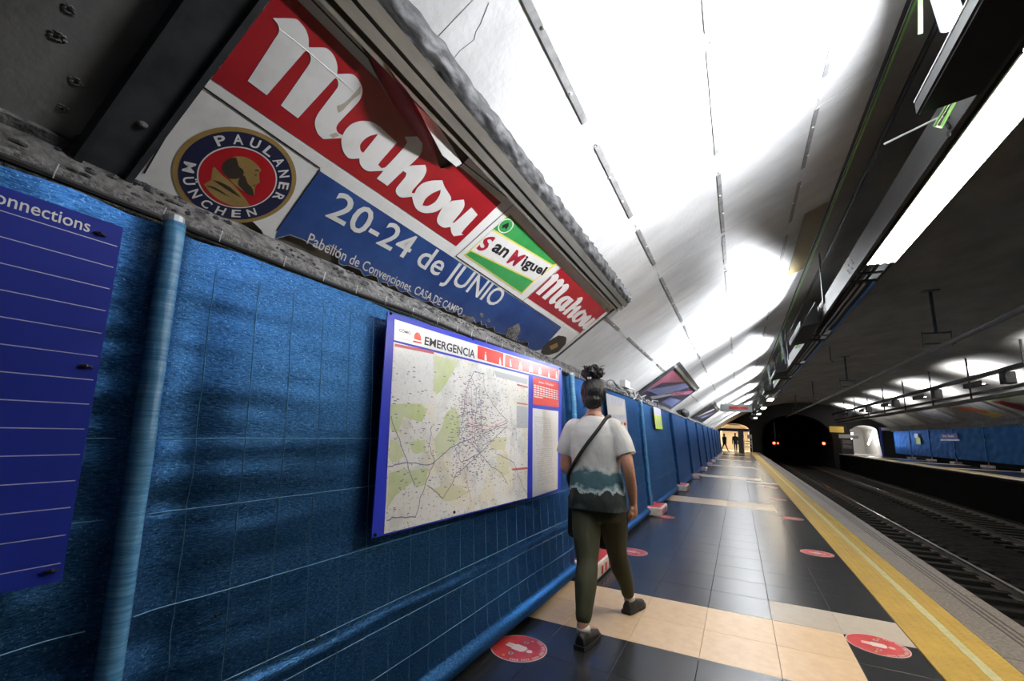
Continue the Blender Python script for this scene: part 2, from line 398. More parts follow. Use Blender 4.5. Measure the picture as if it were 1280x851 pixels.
# plaster panels of the left flank, each its own piece, joints recessed
SEAM = [-2.0, -1.33, -.71, -.057, .65, 1.1]
YJ0, DYJ = 4.97-1.25*5, 1.25
def vault_panel(x0, x1, dy):
    mb = MB(); K = 6; g = .0025
    def P(a, y, off):
        x = x0+.0008+(x1-x0-.0016)*a; return Vector((x, y, vz(x)))+vn(x)*off
    for off in (.004, .022):
        for y in (g, dy-g):
            for i in range(K+1): mb.v.append(tuple(P(i/K, y, off)))
    def id(o, y, i): return (o*2+y)*(K+1)+i
    for i in range(K):
        mb.f += [[id(1, 0, i), id(1, 0, i+1), id(1, 1, i+1), id(1, 1, i)]]
        mb.f += [[id(0, y, i), id(0, y, i+1), id(1, y, i+1), id(1, y, i)] for y in (0, 1)]
    for i in (0, K): mb.f += [[id(0, 0, i), id(0, 1, i), id(1, 1, i), id(1, 0, i)]]
    return mb.mesh('plaster_panel', M['paint'])
for c in range(5):
    me = vault_panel(SEAM[c], SEAM[c+1], DYJ)
    for k in range(43):
        o = link('plaster_panel', me, ceil, (0, YJ0+k*DYJ, 0))
def seam_strip(x, ln):
    mb = MB(); a = vn(x); t = Vector((-a.z, 0, a.x)); c = Vector((x, 0, vz(x)))+a*.024
    rot = Matrix((t, Vector((0, 1, 0)), -a)).transposed()
    mb.box(c+Vector((0, ln/2, 0)), (.036, ln, .008), rot); return mb.mesh('joint_strip', M['strip'])
for x in (-1.33, -.71, -.057, .65):
    for k in range(16):
        y = YJ0+k*1.25+R.uniform(-.1, .1); ln = R.uniform(.75, 1.2)
        link('joint_strip', seam_strip(x, ln), ceil, (0, y, 0))
# screw fixings left along the seams
mb = MB()
for x in (-1.33, -.71, -.057, .65):
    for k in range(60):
        xx = x+R.uniform(-.02, .02); a = vn(xx); y = -1+k*.42+R.uniform(-.1, .1)
        mb.ball(Vector((xx, y, vz(xx)))+a*.03, (.012, .012, .006), 6, 4)
tag(mb.build('screw', M['whiteplastic'], ceil), kind='stuff')
# crack in the plaster above the billboard
cr = [(608, 0), (598, 26), (592, 36), (590, 46), (572, 60), (556, 80)]
mb = MB(); pts = []
for p in cr:
    q = unproj(p, Vector((-.9, 0, vz(-.9)+.0)), vn(-.9)); pts.append(Vector((q.x, q.y, vz(q.x)))+vn(q.x)*.0225)
mb.tube(pts, .0018, 5); mb.build('crack', M['strip'], ceil)
# far ribs across the left flank that catch the light
for yy in (33.5, 36.5):
    mb = MB()
    mb.grid(lambda a, b: Vector((-2+3.0*b, yy+.5*a, vz(-2+3.0*b)))+vn(-2+3.0*b)*(.12 if 0 < a < 1 else .02), 4, 16)
    mb.build('rib', M['paint'], ceil)

wl = MB().box((-2.2, (YB+YE)/2, .9), (.2, YE-YB, 2.6)).build('wall_left', M['dark']); tag(wl, kind='structure')
wr = MB().box((13.7, (YB+YE)/2, 1.2), (.2, YE-YB, 2.2)).build('wall_right', M['dark']); tag(wr, kind='structure')
# crumbling plaster ledge between fence and vault
def ledge(a, b):
    y = -.6+46*a
    prof = [(-1.66, 1.74), (-1.70, 1.93), (-1.80, 2.02), (-1.86, 2.10), (-1.97, 2.17)]
    t = b*(len(prof)-1); i = min(int(t), len(prof)-2); t -= i
    x = prof[i][0]*(1-t)+prof[i+1][0]*t; z = prof[i][1]*(1-t)+prof[i+1][1]*t
    d = noise.noise((x*9, y*7, z*9))*.028+noise.noise((x*30, y*24, z*30))*.014
    return Vector((x, y, z))+Vector((.6, 0, -.8))*d
mb = MB().grid(ledge, 1500, 9)
led = mb.build('trim_1', M['plaster']); tag(led, 'crumbling rough plaster ledge along the wall above the blue fence', kind='structure')
mb = MB(); RR = random.Random(3)
for k in range(800):
    y = RR.uniform(.2, 16)*RR.uniform(.3, 1); bb = RR.uniform(.55, 1); p = ledge((y+.6)/46, bb); s = RR.uniform(.004, .013)
    mb.ball(p+Vector((.01, 0, -.01)), (s*RR.uniform(.6, 1.4), s*RR.uniform(.8, 2.2), s*RR.uniform(.5, 1)), 5, 3)
tag(mb.build('rubble', M['grime'], led), kind='stuff')

# platform
fl = MB().box((-.1, 25.5, -.56), (3.9, 57, 1.078)).build('floor', M['slab']); tag(fl, 'dark tiled station platform with beige bands', kind='structure')
CX = [-1.14, -.70, -.278, .155, .585, .985]; CXX = [-1.58]+CX
Y0, DT = 3.23, .4625
def tile_mesh(w_, d_, mt):
    return MB().bbox((w_/2, d_/2, -.012), (w_-.0024, d_-.0024, .024), .0012).mesh('floor_tile', mt)
tm = {}
def band(r):
    return 0 <= (r % 15) <= 1
for r in range(-5, 43):
    for c in range(6):
        x0, x1 = CXX[c], CXX[c+1]
        kind = 'dark'
        if band(r) and c < 5: kind = 'beige'
        if r == 2 and c >= 4: kind = 'grey'
        if r == 28 and c >= 4: kind = 'grey'
        if r == 13 and c == 5: kind = 'dark'
        if r == 2 and c == 3: kind = 'dark'
        k = (c, kind)
        if k not in tm: tm[k] = tile_mesh(x1-x0, DT, M['tile_'+kind])
        link('floor_tile', tm[k], fl, (x0, Y0+r*DT, 0))
# grey beige patch starts inside its column: one cut tile
link('floor_tile', tile_mesh(.585-.165, DT, M['tile_grey']), fl, (.165, Y0+2*DT, .0008))
YF = Y0+43*DT
mb = MB().box((-.3, (YF+54)/2, -.012), (2.57, 54-YF, .024)); tag(mb.build('far_tiles', M['tile_dark'], fl), kind='stuff')
mb = MB()
for r in range(45, 110):
    if band(r): mb.box((-.48, Y0+(r+.5)*DT, -.01), (2.2, DT-.006, .0215))
tag(mb.build('far_beige_tiles', M['tile_beige'], fl), kind='stuff')
# yellow tactile strip
tac = MB()
tac.bbox((.2275+.0, .2, -.011), (.451, .396, .026), .002)
for i in range(8):
    for j in range(7):
        u = .03+i*.0565
        tac.add([(u+dx, .03+j*.0567+dy, z) for z, q in ((.0015, .011), (.0055, .007)) for dx, dy in ((-q, -q), (q, -q), (q, q), (-q, q))], [(0, 1, 5, 4), (1, 2, 6, 5), (2, 3, 7, 6), (3, 0, 4, 7), (4, 5, 6, 7)])
tme = tac.mesh('tactile_tile', M['yellow'])
for k in range(100): link('tactile_tile', tme, fl, (.99, .9+k*.4, 0))
tag(MB().box((1.2175, 47.5, -.01), (.451, 13, .03)).build('far_tactile_tiles', M['yellow'], fl), kind='stuff')
def cl(a, b):
    y = .9+40*a; return (1.235+.055*b+(.006*noise.noise((y*6, b*3, 0)) if True else 0), y, .0066)
MB().grid(cl, 700, 1).build('cream_line', M['cream_line'], fl)
# stone edge slabs
em = MB().bbox((.205, .75, -.08), (.408, 1.494, .164), .008).mesh('edge_slab', M['edge'])
for k in range(36): link('edge_slab', em, fl, (1.447, -.2+k*1.5, 0))
gm = MB()
for x in (1.66, 1.70, 1.745): gm.box((x, 26, .0045), (.012, 54, .004))
gm.build('edge_groove', mat('dark groove', (.06, .052, .045), .8), fl)
MB().box((1.75, 25.5, -.6), (.08, 57, 1.0)).build('platform_side', M['dark'], fl)

# track bed, rails, sleepers
def tb(a, b):
    y = YB+72*a; x = 1.85+6.8*b
    return (x, y, -1.16+.03*noise.noise((x*5, y*5, 0)))
tbed = MB().grid(tb, 300, 40).build('trim_2', M['ballast']); tag(tbed, 'dark dirty track bed between the two platforms', kind='structure')
sm = MB().bbox((0, 0, -.06), (2.3, .22, .14), .015).mesh('sleeper', M['sleeper'])
def rail_mb(x):
    a = MB(); a.box((x, 33, -.985), (.066, 72, .03)); b = MB(); b.box((x, 33, -1.06), (.018, 72, .12)); b.box((x, 33, -1.115), (.13, 72, .02)); return a, b
for nm, xc, lab in (('near', 3.33, 'railway track nearest the platform, with one shiny rail'), ('far', 7.12, 'unlit railway track beside the opposite platform')):
    tr = thing('railway_track', lab, 'track', (xc, 0, -1.1))
    for s in (-1, 1):
        a, b = rail_mb(xc+s*.72); ra = b.build('rail', M['railside'], tr); a.build('rail_head', M['rail'], ra)
    for k in range(95):
        o = link('sleeper', sm, tr); o.matrix_parent_inverse = Matrix(); o.location = (0, 0+k*.6, 0)
    cb = MB()
    for k in range(95):
        for s in (-1, 1): cb.box((xc+s*.72+.11, k*.6, -1.08), (.1, .14, .04)); cb.box((xc+s*.72-.11, k*.6, -1.08), (.1, .14, .04))
    tag(cb.build('rail_clip', M['railside'], tr), kind='stuff')

# opposite platform
ZP = .3
op = MB().box((11.1, 25.5, ZP-.8), (5.0, 57, 1.59)).build('floor', M['tile_dark']); op.name = 'floor_opposite'; tag(op, 'dark tiled opposite platform with pale edge', kind='structure')
em2 = MB().bbox((0, 1.5, 0), (.42, 2.99, .12), .01).mesh('edge_slab', mat('pale edge stone', (.55, .5, .36), .6, col2=(.66, .61, .46), nscale=(9, 9, 9)))
for k in range(15): link('edge_slab', em2, op, (8.81, 10+k*3.0, ZP-.055))
tm2 = MB().bbox((0, 1.5, 0), (.4, 2.98, .02), .004).mesh('tactile_tile', M['yellow'])
for k in range(15): link('tactile_tile', tm2, op, (9.24, 10+k*3.0, ZP+.002))
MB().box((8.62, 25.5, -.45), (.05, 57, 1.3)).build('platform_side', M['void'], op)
mb = MB()
for y in (24, 31, 38, 45): mb.box((11, y, ZP+.004), (3, .9, .01))
mb.build('beige_band', M['tile_beige'], op)

# end wall with tunnel mouth and passages
EW = Plane((0, YE, 0), (1, 0, 0), (0, 0, 1))
outl = [(-2.3, -1.4), (13.8, -1.4)]+[(13.8-16.1*i/40, vz(13.8-16.1*i/40)+.02) for i in range(41)]
arch = [(2.15, -1.39), (8.2, -1.39), (8.2, 1.6)]+[(5.18+3.02*math.cos(math.pi*i/16), 1.6+2.35*math.sin(math.pi*i/16)) for i in range(1, 16)]+[(2.15, 1.6)]
pas = [(-1.75, 0), (1.0, 0), (1.0, 2.3)]+[(-.4+1.38*math.cos(math.pi*i/12), 2.3+.55*math.sin(math.pi*i/12)) for i in range(1, 12)]+[(-1.75, 2.3)]
pas2 = [(9.75, ZP), (11.9, ZP), (11.7, 2.6)]+[(10.75+.95*math.cos(math.pi*i/10), 2.6+.45*math.sin(math.pi*i/10)) for i in range(1, 10)]+[(9.6, 2.6)]
v, f = fill_mesh([outl, arch, pas, pas2]); mb = MB(); mb.add([EW.at(a, b) for a, b in v], f)
ew = mb.build('wall_end', M['dark']); tag(ew, 'dark end wall with black tunnel mouth', kind='structure')
def corridor(name, lp, y0, y1, mt, par):
    mb = MB(); n = len(lp); mb.add([(a, y, b) for y in (y0, y1) for a, b in lp], [[i, (i+1) % n, n+(i+1) % n, n+i] for i in range(n)]+[list(range(n, 2*n))])
    return mb.build(name, mt, par)
corridor('tunnel_lining', arch, YE, YE+24, M['dark'], ew)
corridor('passage_lining', pas, YE, YE+7, M['cream'], ew)
corridor('passage_lining', pas2, YE, YE+6, M['creamwall2'], ew)
MB().box((-.35, YE-.06, 2.2), (2.9, .1, .3)).build('blue_band', M['bluesign'], ew)
MB().box((-.4, YE+3.5, 2.72), (1.2, 4, .05)).build('ceiling_lamp', M['creamwall2'], ew)
o = area('passage_glow', (-.4, YE+3, 2.6), (0, 0, -1), 1.5, 4, 120, (1, .93, .8)); o.parent = None
for x0, z0, x1, z1 in ((9.85, 2.3, 9.9, 1.6), (11.55, 2.6, 11.25, 1.3)):
    MB().tube([(x0, YE+.4, z0), (x1, YE+1.6, z1)], .07, 8).build('passage_glint', M['coolglow'], ew)  # glowing strips stand in for light reflected off the passage walls
MB().box((11.95, YE-.08, 1.6), (.16, .16, 2.7)).build('door_post', M['bluesign'], ew)
MB().box((12.35, YE-.4, 2.75), (.8, .1, .25)).build('wall_sign', M['white'], ew)
area('opposite_passage_light', (10.7, YE+2.5, 2.7), (0, 0, -1), 1, 2, 25, (1, .97, .92))

# ------------------------------------------------------------------ the big billboard
def pxs(ox, oy, sc, pts): return [(ox+a/sc, oy+b/sc) for a, b in pts]
bb = thing('billboard', 'long peeling billboard with red and navy fields and white lettering, torn top edge', 'billboard', (-1.9, 2.77, 2.15))
U0, U1, VT = .70, 4.835, .885
# sheet with an eroded lower edge
RE = random.Random(11)
low = []
u = U0
while u < U1:
    e = .0
    if .95 < u < 1.2: e = .04
    if 1.3 < u < 1.62: e = .075
    if 1.62 < u < 2.6: e = .03
    if 2.6 < u < 4.1: e = .05
    low.append((u, max(-.02, e*RE.uniform(.25, 1.25)-.012))); u += RE.uniform(.02, .07)
hole = [SIGN.uv(p) for p in [(452, 47), (470, 95), (490, 130), (520, 170), (548, 207), (567, 200), (573, 203)]]
top = [(U1, VT), (hole[-1][0], VT)]+[(a, min(b, VT-.002)) for a, b in hole[::-1]]+[(hole[0][0]-.02, VT), (U0, VT)]
sheet_loop = low+[(U1, 0)]+top
decal('sheet', [sheet_loop], SIGN, .030, M['signwhite'], bb, px=False)
panel('backing_panel', SIGN, U0-.02, -.05, U1+.01, VT+.02, .0, .015, M['brown'], bb)
def clipdec(name, loops, off, mt, par): return decal(name, loops, SIGN, off, mt, par)
# red field with logo lettering
ru0, ru1, rv0, rv1 = .702, 2.195, .455, .838
red = decal('red_field', [[(ru0+.006, rv0), (ru1, rv0), (ru1, rv1)]+[(a, min(b, rv1)) for a, b in [hole[5], hole[4], hole[3], hole[2], hole[1]]]+[(hole[1][0]-.03, rv1), (ru0+.006, rv1)]], SIGN, .0315, M['signred'], bb, px=False)
red['label'] = 'large red field with white lettering'
Lm = pxs(260, 0, 4.726, [(365, 80), (392, 112), (402, 140), (398, 172), (380, 200), (220, 450), (332, 535), (548, 285), (562, 274), (580, 288), (590, 315), (582, 350), (415, 595), (515, 672), (728, 440), (738, 434), (750, 455), (748, 490), (640, 635), (618, 680), (617, 720), (635, 765), (665, 795), (772, 790), (778, 772), (752, 758), (742, 728), (760, 695), (868, 580), (888, 545), (894, 500), (870, 445), (832, 412), (745, 411), (746, 365), (730, 310), (700, 272), (672, 256), (577, 253), (576, 200), (560, 150), (532, 112), (500, 85)])
La = pxs(400, 120, 4.478, [(105, 212), (118, 180), (135, 155), (165, 130), (215, 115), (268, 120), (310, 142), (350, 178), (415, 237), (325, 340), (310, 362), (328, 380), (352, 374), (456, 262), (470, 235), (457, 205), (533, 203), (553, 235), (556, 270), (540, 312), (482, 370), (500, 366), (572, 363), (580, 388), (574, 415), (556, 445), (505, 503), (498, 520), (514, 522), (528, 494), (560, 466), (610, 452), (668, 450), (682, 487), (716, 542), (718, 560), (705, 577), (722, 566), (790, 559), (794, 590), (780, 622), (727, 688), (729, 690), (740, 686), (832, 603), (868, 645), (792, 728), (776, 750), (790, 757), (735, 765), (720, 742), (716, 712), (680, 716), (652, 700), (640, 678), (646, 650), (672, 600), (655, 615), (620, 630), (570, 633), (530, 615), (509, 580), (500, 541), (440, 545), (412, 520), (414, 490), (462, 430), (468, 408), (450, 396), (362, 480), (302, 438), (340, 395), (300, 396), (258, 397), (230, 384), (208, 355), (205, 325), (150, 325), (120, 295), (106, 255)])
Ha = pxs(400, 120, 4.478, [(310, 188), (262, 200), (228, 223), (209, 250), (212, 280), (226, 294)])
Ho = pxs(400, 120, 4.478, [(660, 503), (612, 524), (575, 555), (558, 590), (590, 593), (630, 570), (655, 530)])
LOGO = [[SIGN.uv(p) for p in l] for l in (Lm, La, Ha, Ho)]
LOGO = [catmull(l, 4, 48) for l in LOGO]
decal('first_letter', LOGO[:1], SIGN, .033, M['signwhite'], red, px=False)
decal('lettering', LOGO[1:], SIGN, .0334, M['signwhite'], red, px=False)
# blistered fold lines across the first letter
MB().tube([SIGN.at(*SIGN.uv(p), .033) for p in ((345, 30), (379, 57), (415, 88), (438, 108))], .0012, 5).build('crease', M['signwhite'], red)
# torn flap of the sheet along the top edge, curling outward
def flap(a, b):
    i = a*4; k = min(int(i), 3); t = i-k
    p = Vector(hole[k])*(1-t)+Vector(hole[k+1])*t
    wdt = .11*math.sin(math.pi*min(1, a*1.02+.02))
    ang = b*1.5
    return SIGN.at(p.x+.01*b, p.y+wdt*math.sin(ang)/1.5+.0, .033+wdt*(1-math.cos(ang))*.8)
fm = MB().grid(flap, 20, 8).build('torn_flap', M['signred'], bb, smooth=True); fm['label'] = 'torn red strip curling off the top edge'
decal('torn_scrap', [pxs(260, 0, 2.837, [(636, 235), (660, 275), (690, 315), (735, 362), (790, 412), (850, 500), (884, 560), (865, 572), (815, 530), (770, 445), (720, 375), (680, 310)])], SIGN, .05, M['signwhite'], bb)
# black ruled lines
mb = MB()
def rule(p, q, w_=.006):
    a = Vector(SIGN.uv(p)) if not isinstance(p, Vector) else p; b = Vector(SIGN.uv(q)) if not isinstance(q, Vector) else q
    d = (b-a).normalized(); n_ = Vector((-d.y, d.x))*w_/2
    mb.add([SIGN.at(*(a+n_), .0325), SIGN.at(*(b+n_), .0325), SIGN.at(*(b-n_), .0325), SIGN.at(*(a-n_), .0325)], [(0, 1, 2, 3)])
rule((300, 0), (178, 210)); rule((243, 97), (397, 205)); rule((397, 206), (343, 283))
rule(Vector((.72, .872)), Vector((1.05, .872))); rule((573, 197), (640, 250)); rule((640, 250), (567, 316)); rule((640, 250), (760, 379)); rule((699, 330), (651, 373)); rule((567, 316), (699, 406)); rule((760, 380), (697, 437))
mb.build('ruled_line', M['black_print'], bb)
# navy field, its bottom ragged
bl = [(a, b) for a, b in low if 1.25 < a < 4.36]
b_tl = (1.205, .388); b_tr = (4.285, .366)
blue = decal('navy_field', [[(1.237, .05)]+[(a, b+.006) for a, b in bl]+[(4.385, .04), b_tr, b_tl]], SIGN, .0315, M['signblue'], bb, px=False)
blue['label'] = 'navy field with the dates in white'
text('lettering', '20-24 de JUNIO', SIGN, pxs(340, 200, 3.867, [(318, 124), (1130, 622), (1050, 722), (222, 288)]), .033, M['signwhite'], blue, .012)
text('lettering', 'Pabellón de Convenciones. CASA DE CAMPO', SIGN, pxs(340, 200, 3.867, [(176, 330), (916, 703), (902, 736), (155, 382)]), .033, M['signwhite'], blue, .006)
# round emblem with a bearded man in a hood
EC, ER = Vector((.972, .178)), .216
em_ = decal('round_emblem', [[(EC.x+ER*math.cos(t*math.pi/32), EC.y+ER*math.sin(t*math.pi/32)) for t in range(64)]], SIGN, .0318, M['gold'], bb, px=False)
def disc(name, r, off, mt): return decal(name, [[(EC.x+r*math.cos(t*math.pi/32), EC.y+r*math.sin(t*math.pi/32)) for t in range(64)]], SIGN, off, mt, em_, px=False)
disc('navy_ring', .198, .0322, M['navy']); disc('pale_ring', .140, .0326, M['signwhite']); disc('red_disc', .135, .033, M['emred'])
def arc_text(s, a0, a1, r0, r1, inner=False):
    mb = MB()
    for i, ch in enumerate(s):
        t = math.radians(a0+(a1-a0)*i/(len(s)-1)); wd = .017 if ch != 'M' else .021
        c = Vector((math.cos(t), math.sin(t))); tn = Vector((c.y, -c.x))
        if inner: tn = -tn; ra, rb = r1, r0
        else: ra, rb = r0, r1
        v, f = text2d(ch, .02); out = []
        for a, b in v:
            if ch == 'Ü': b *= 1.2
            p = EC+c*(ra+(rb-ra)*b)+tn*((a-.5)*2*wd); out.append(SIGN.at(p.x, p.y, .0332))
        mb.add(out, f)
    return tag(mb.build('ring_lettering', M['signwhite'], em_), kind='stuff')
arc_text('PAULANER', 142, 4, .148, .188)
arc_text('MÜNCHEN', 198, 318, .148, .186, inner=True)
P5 = lambda l: pxs(200, 140, 6.078, l)
decal('hooded_robe', [catmull([SIGN.uv(p) for p in P5([(318, 512), (372, 478), (385, 385), (400, 378), (455, 440), (530, 500), (590, 570), (625, 612), (668, 672), (620, 682), (560, 680), (470, 648), (385, 592)])], 4)], SIGN, .0334, M['gold'], em_, px=False)
decal('head', [catmull([SIGN.uv(p) for p in P5([(462, 372), (490, 330), (560, 300), (640, 308), (700, 345), (738, 385), (752, 408), (735, 425), (738, 470), (740, 500), (715, 515), (705, 540), (700, 600), (660, 585), (590, 545), (520, 480)])], 4)], SIGN, .0336, M['gold'], em_, px=False)
for nm_, l_ in (('hair', [(455, 385), (476, 338), (520, 312), (560, 308), (572, 335), (582, 375), (612, 398), (622, 425), (600, 455), (560, 470), (515, 468), (472, 432)]),
               ('beard', [(612, 440), (632, 455), (650, 505), (676, 530), (690, 560), (698, 602), (655, 588), (605, 545), (578, 512), (584, 470)]),
               ('collar_fold', [(388, 478), (440, 492), (520, 535), (602, 612), (530, 575), (450, 522)]),
               ('robe_fold', [(330, 520), (380, 525), (450, 560), (520, 610), (440, 570), (380, 540)]),
               ('brow', [(694, 402), (728, 400), (742, 410), (716, 412)]), ('eye', [(697, 440), (720, 436), (712, 448)]), ('mouth', [(682, 520), (712, 512), (700, 524)])):
    decal(nm_, [catmull([SIGN.uv(p) for p in P5(l_)], 3)], SIGN, .0338, M['golddark'], em_, px=False)
# green trapezoid label
P7 = lambda l: pxs(570, 250, 5.005, l)
gl = decal('green_label', [P7([(320, 62), (628, 385), (600, 398), (478, 490), (400, 572), (36, 322), (215, 165)])], SIGN, .0318, M['yellowline'], bb)
decal('green_field', [P7([(322, 72), (615, 380), (592, 386), (218, 160)]), P7([(78, 300), (470, 490), (398, 562), (46, 320)])], SIGN, .0322, M['green'], gl)
decal('white_band', [P7([(210, 170), (588, 394), (480, 484), (80, 292)])], SIGN, .0322, M['signwhite'], gl)
text('lettering', 'S', SIGN, P7([(178, 205), (243, 212), (160, 302), (105, 288)]), .0328, M['redtext'], gl, .03)
text('lettering', 'an', SIGN, P7([(243, 248), (328, 295), (285, 345), (200, 295)]), .0328, M['black_print'], gl, .03)
text('lettering', 'M', SIGN, P7([(365, 290), (425, 330), (350, 395), (298, 372)]), .0328, M['redtext'], gl, .03)
text('lettering', 'iguel', SIGN, P7([(430, 325), (562, 405), (515, 470), (375, 412)]), .0328, M['black_print'], gl, .03)
c0 = Vector(SIGN.uv(P7([(296, 142)])[0]))
for nm, r, mt, of in (('crest_ring', .05, M['signwhite'], .0326), ('crest_disc', .043, M['green'], .033)):
    decal(nm, [[(c0.x+r*1.35*math.cos(t*math.pi/16), c0.y+r*1.1*math.sin(t*math.pi/16)) for t in range(32)]], SIGN, of, mt, gl, px=False)
decal('crest_mark', [[(c0.x-.03, c0.y-.01), (c0.x-.005, c0.y+.03), (c0.x+.02, c0.y+.01), (c0.x+.03, c0.y-.02), (c0.x+.005, c0.y-.01), (c0.x-.01, c0.y-.03)]], SIGN, .0334, M['black_print'], gl, px=False)
# small red label repeats the lettering
r2 = panel('small_red_label', SIGN, 3.315, .432, 4.755, .805, .030, .0018, M['signred'], bb); r2['label'] = 'smaller red label with white lettering at the right'
def remap(p):
    a = (p[0]-ru0)/(ru1-ru0); b = (p[1]-rv0)/(rv1-rv0); return (3.315+1.44*(.02+.97*(a-.06)/.9), .432+.373*(.06+.92*(b-.02)))
decal('first_letter', [[remap(p) for p in LOGO[0]]], SIGN, .0335, M['signwhite'], r2, px=False)
decal('lettering', [[remap(p) for p in l] for l in LOGO[1:]], SIGN, .0339, M['signwhite'], r2, px=False)
decal('faded_crest', [catmull([SIGN.uv(p) for p in pxs(560, 240, 4.055, [(470, 780), (500, 745), (550, 715), (590, 725), (588, 760), (550, 800), (500, 815), (465, 805)])], 4)], SIGN, .0325, M['golddark'], bb, px=False)
decal('faded_crest_centre', [pxs(560, 240, 4.055, [(505, 770), (545, 752), (550, 772), (515, 790)])], SIGN, .033, M['gold'], bb)
# rust and mould stains with shapes of their own
for l in ([(745, 600), (790, 580), (850, 520), (885, 480), (880, 530), (830, 570), (780, 625), (755, 640)], [(700, 770), (740, 755), (760, 775), (720, 790)]):
    decal('rust_stain', [catmull([SIGN.uv(p) for p in pxs(260, 0, 4.726, l)], 2)], SIGN, .0338, mat('rust stain', (.42, .36, .28), .6), bb, px=False)
for l in ([(290, 680), (350, 650), (358, 690), (330, 740), (290, 720)], [(150, 600), (165, 595), (175, 612), (160, 622)], [(185, 630), (200, 625), (207, 640), (195, 650)], [(60, 600), (130, 625), (110, 650), (70, 640)]): decal('peeled_spot', [catmull([SIGN.uv(p) for p in pxs(560, 240, 4.055, l)], 3)], SIGN, .0335, M['plaster'], bb, px=False)
# top rails, side trims
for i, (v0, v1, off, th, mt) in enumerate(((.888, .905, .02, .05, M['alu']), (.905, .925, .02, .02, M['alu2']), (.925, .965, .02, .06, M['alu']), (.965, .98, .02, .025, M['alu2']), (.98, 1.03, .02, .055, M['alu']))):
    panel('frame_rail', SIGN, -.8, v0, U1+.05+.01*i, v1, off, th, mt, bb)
def gr(a, b):
    u = -.8+5.75*a; v = 1.03+.12*b
    d = noise.noise((u*14, v*40, 3))*.018
    return SIGN.at(u, v+.01*noise.noise((u*9, 0, 1)), .02+.045*math.sin(math.pi*min(1, b*.9+.2))+d-.03*b)
MB().grid(gr, 400, 10).build('sooty_seal', M['grime'], bb, smooth=True)
panel('end_trim', SIGN, U1-.002, -.03, U1+.022, .90, .0, .045, M['darkpost'], bb)
# dark post on the left and the dull empty poster panel
bp_ = thing('billboard_post', 'dark metal channel post left of the big billboard', 'post', (-1.9, .62, 2.15))
panel('channel', SIGN, .545, -.03, .665, 1.0, .02, .05, M['darkpost'], bp_)
panel('flange', SIGN, .525, -.03, .547, 1.0, .02, .075, M['darkpost'], bp_)
panel('flange', SIGN, .663, -.03, .683, 1.0, .02, .07, M['darkpost'], bp_)
MB().ball(SIGN.at(.62, .21, .072), (.012, .016, .01), 8, 5).build('paint_chip', M['plaster'], bp_)
ep = thing('empty_poster_board', 'dull grey empty poster panel with torn screw holes, left of the dark post', 'panel', (-1.9, .2, 2.15))
panel('sheet', SIGN, -1.4, .03, .527, 1.0, .0, .03, M['dullpanel'], ep)
panel('bottom_rail', SIGN, -1.4, -.02, .527, .03, .0, .05, M['plaster'], ep)
for (hx, hy, s) in ((85, 5, 1.), (70, 39, 1.2), (94, 96, 1.), (76, 129, .8), (115, 170, 1.1), (97, 167, .7)):
    c = Vector(SIGN.uv((hx, hy)))
    mb = MB()
    for k in range(9):
        t = k*.7; r_ = (.006+.006*R.random())*s
        mb.ball(SIGN.at(c.x+math.cos(t)*r_*1.3, c.y+math.sin(t)*r_*1.3, .031), (.004, .006, .004), 5, 3)
    h = mb.build('torn_hole', M['plaster'], ep)
    MB().ball(SIGN.at(c.x, c.y, .0315), (.005*s, .006*s, .004), 6, 4).build('hole', M['black'], h)

# the two billboards further on
def far_billboard(y0, y1, v1, lab, cols):
    t = thing('billboard', lab, 'billboard', (-1.9, (y0+y1)/2, 2.15))
    panel('sheet', SIGN, y0, -.06, y1, v1, .01, .025, M['navy'] if cols else M['signwhite'], t)
    for loops, mt in (cols or []):
        decal('printed_shape', [[(y0+(y1-y0)*a, v1*b) for a, b in lp] for lp in loops], SIGN, .037, mt, t, px=False)
    panel('frame_rail', SIGN, y0-.05, v1, y1+.1, v1+.06, .0, .07, M['alu'], t)
    panel('frame_rail', SIGN, y0-.05, v1+.06, y1+.1, v1+.15, .0, .05, M['darkpost'], t)
    panel('end_trim', SIGN, y0-.05, -.06, y0, v1, .0, .05, M['darkpost'], t)
    panel('end_trim', SIGN, y1, -.06, y1+.08, v1, .0, .05, M['alu'], t)
    return t
pk = mat('faded pink print', (.35, .08, .16), .3); pb = mat('faded blue print', (.10, .14, .38), .3, col2=(.2, .25, .5), nscale=(2, 1, 2)); pw = mat('faded pale print', (.5, .5, .55), .3)
far_billboard(9.86, 14.95, .95, 'glossy blue and pink billboard farther along, beyond the walking woman', [
    ([[(0, .0), (.0, .98), (.5, .98), (.1, .55)]], pk), ([[(.02, .2), (.55, .98), (.75, .98), (.35, .25)]], pb), ([[(.45, .45), (.95, .95), (.97, .8), (.6, .4)]], pk), ([[(.2, .1), (.6, .55), (.62, .5), (.3, .05)]], pw), ([[(.55, .1), (.6, .35), (.97, .45), (.97, .1)]], pb), ([[(.6, .62), (.9, .75), (.88, .68), (.6, .56)]], pw)])
far_billboard(22.3, 28.6, 1.1, 'grey white billboard near the far end of the blue fence', [([[(.1, .2), (.5, .95), (.6, .95), (.25, .2)]], M['mapgrey']), ([[(.4, .2), (.8, .8), (.9, .7), (.6, .2)]], pb)])

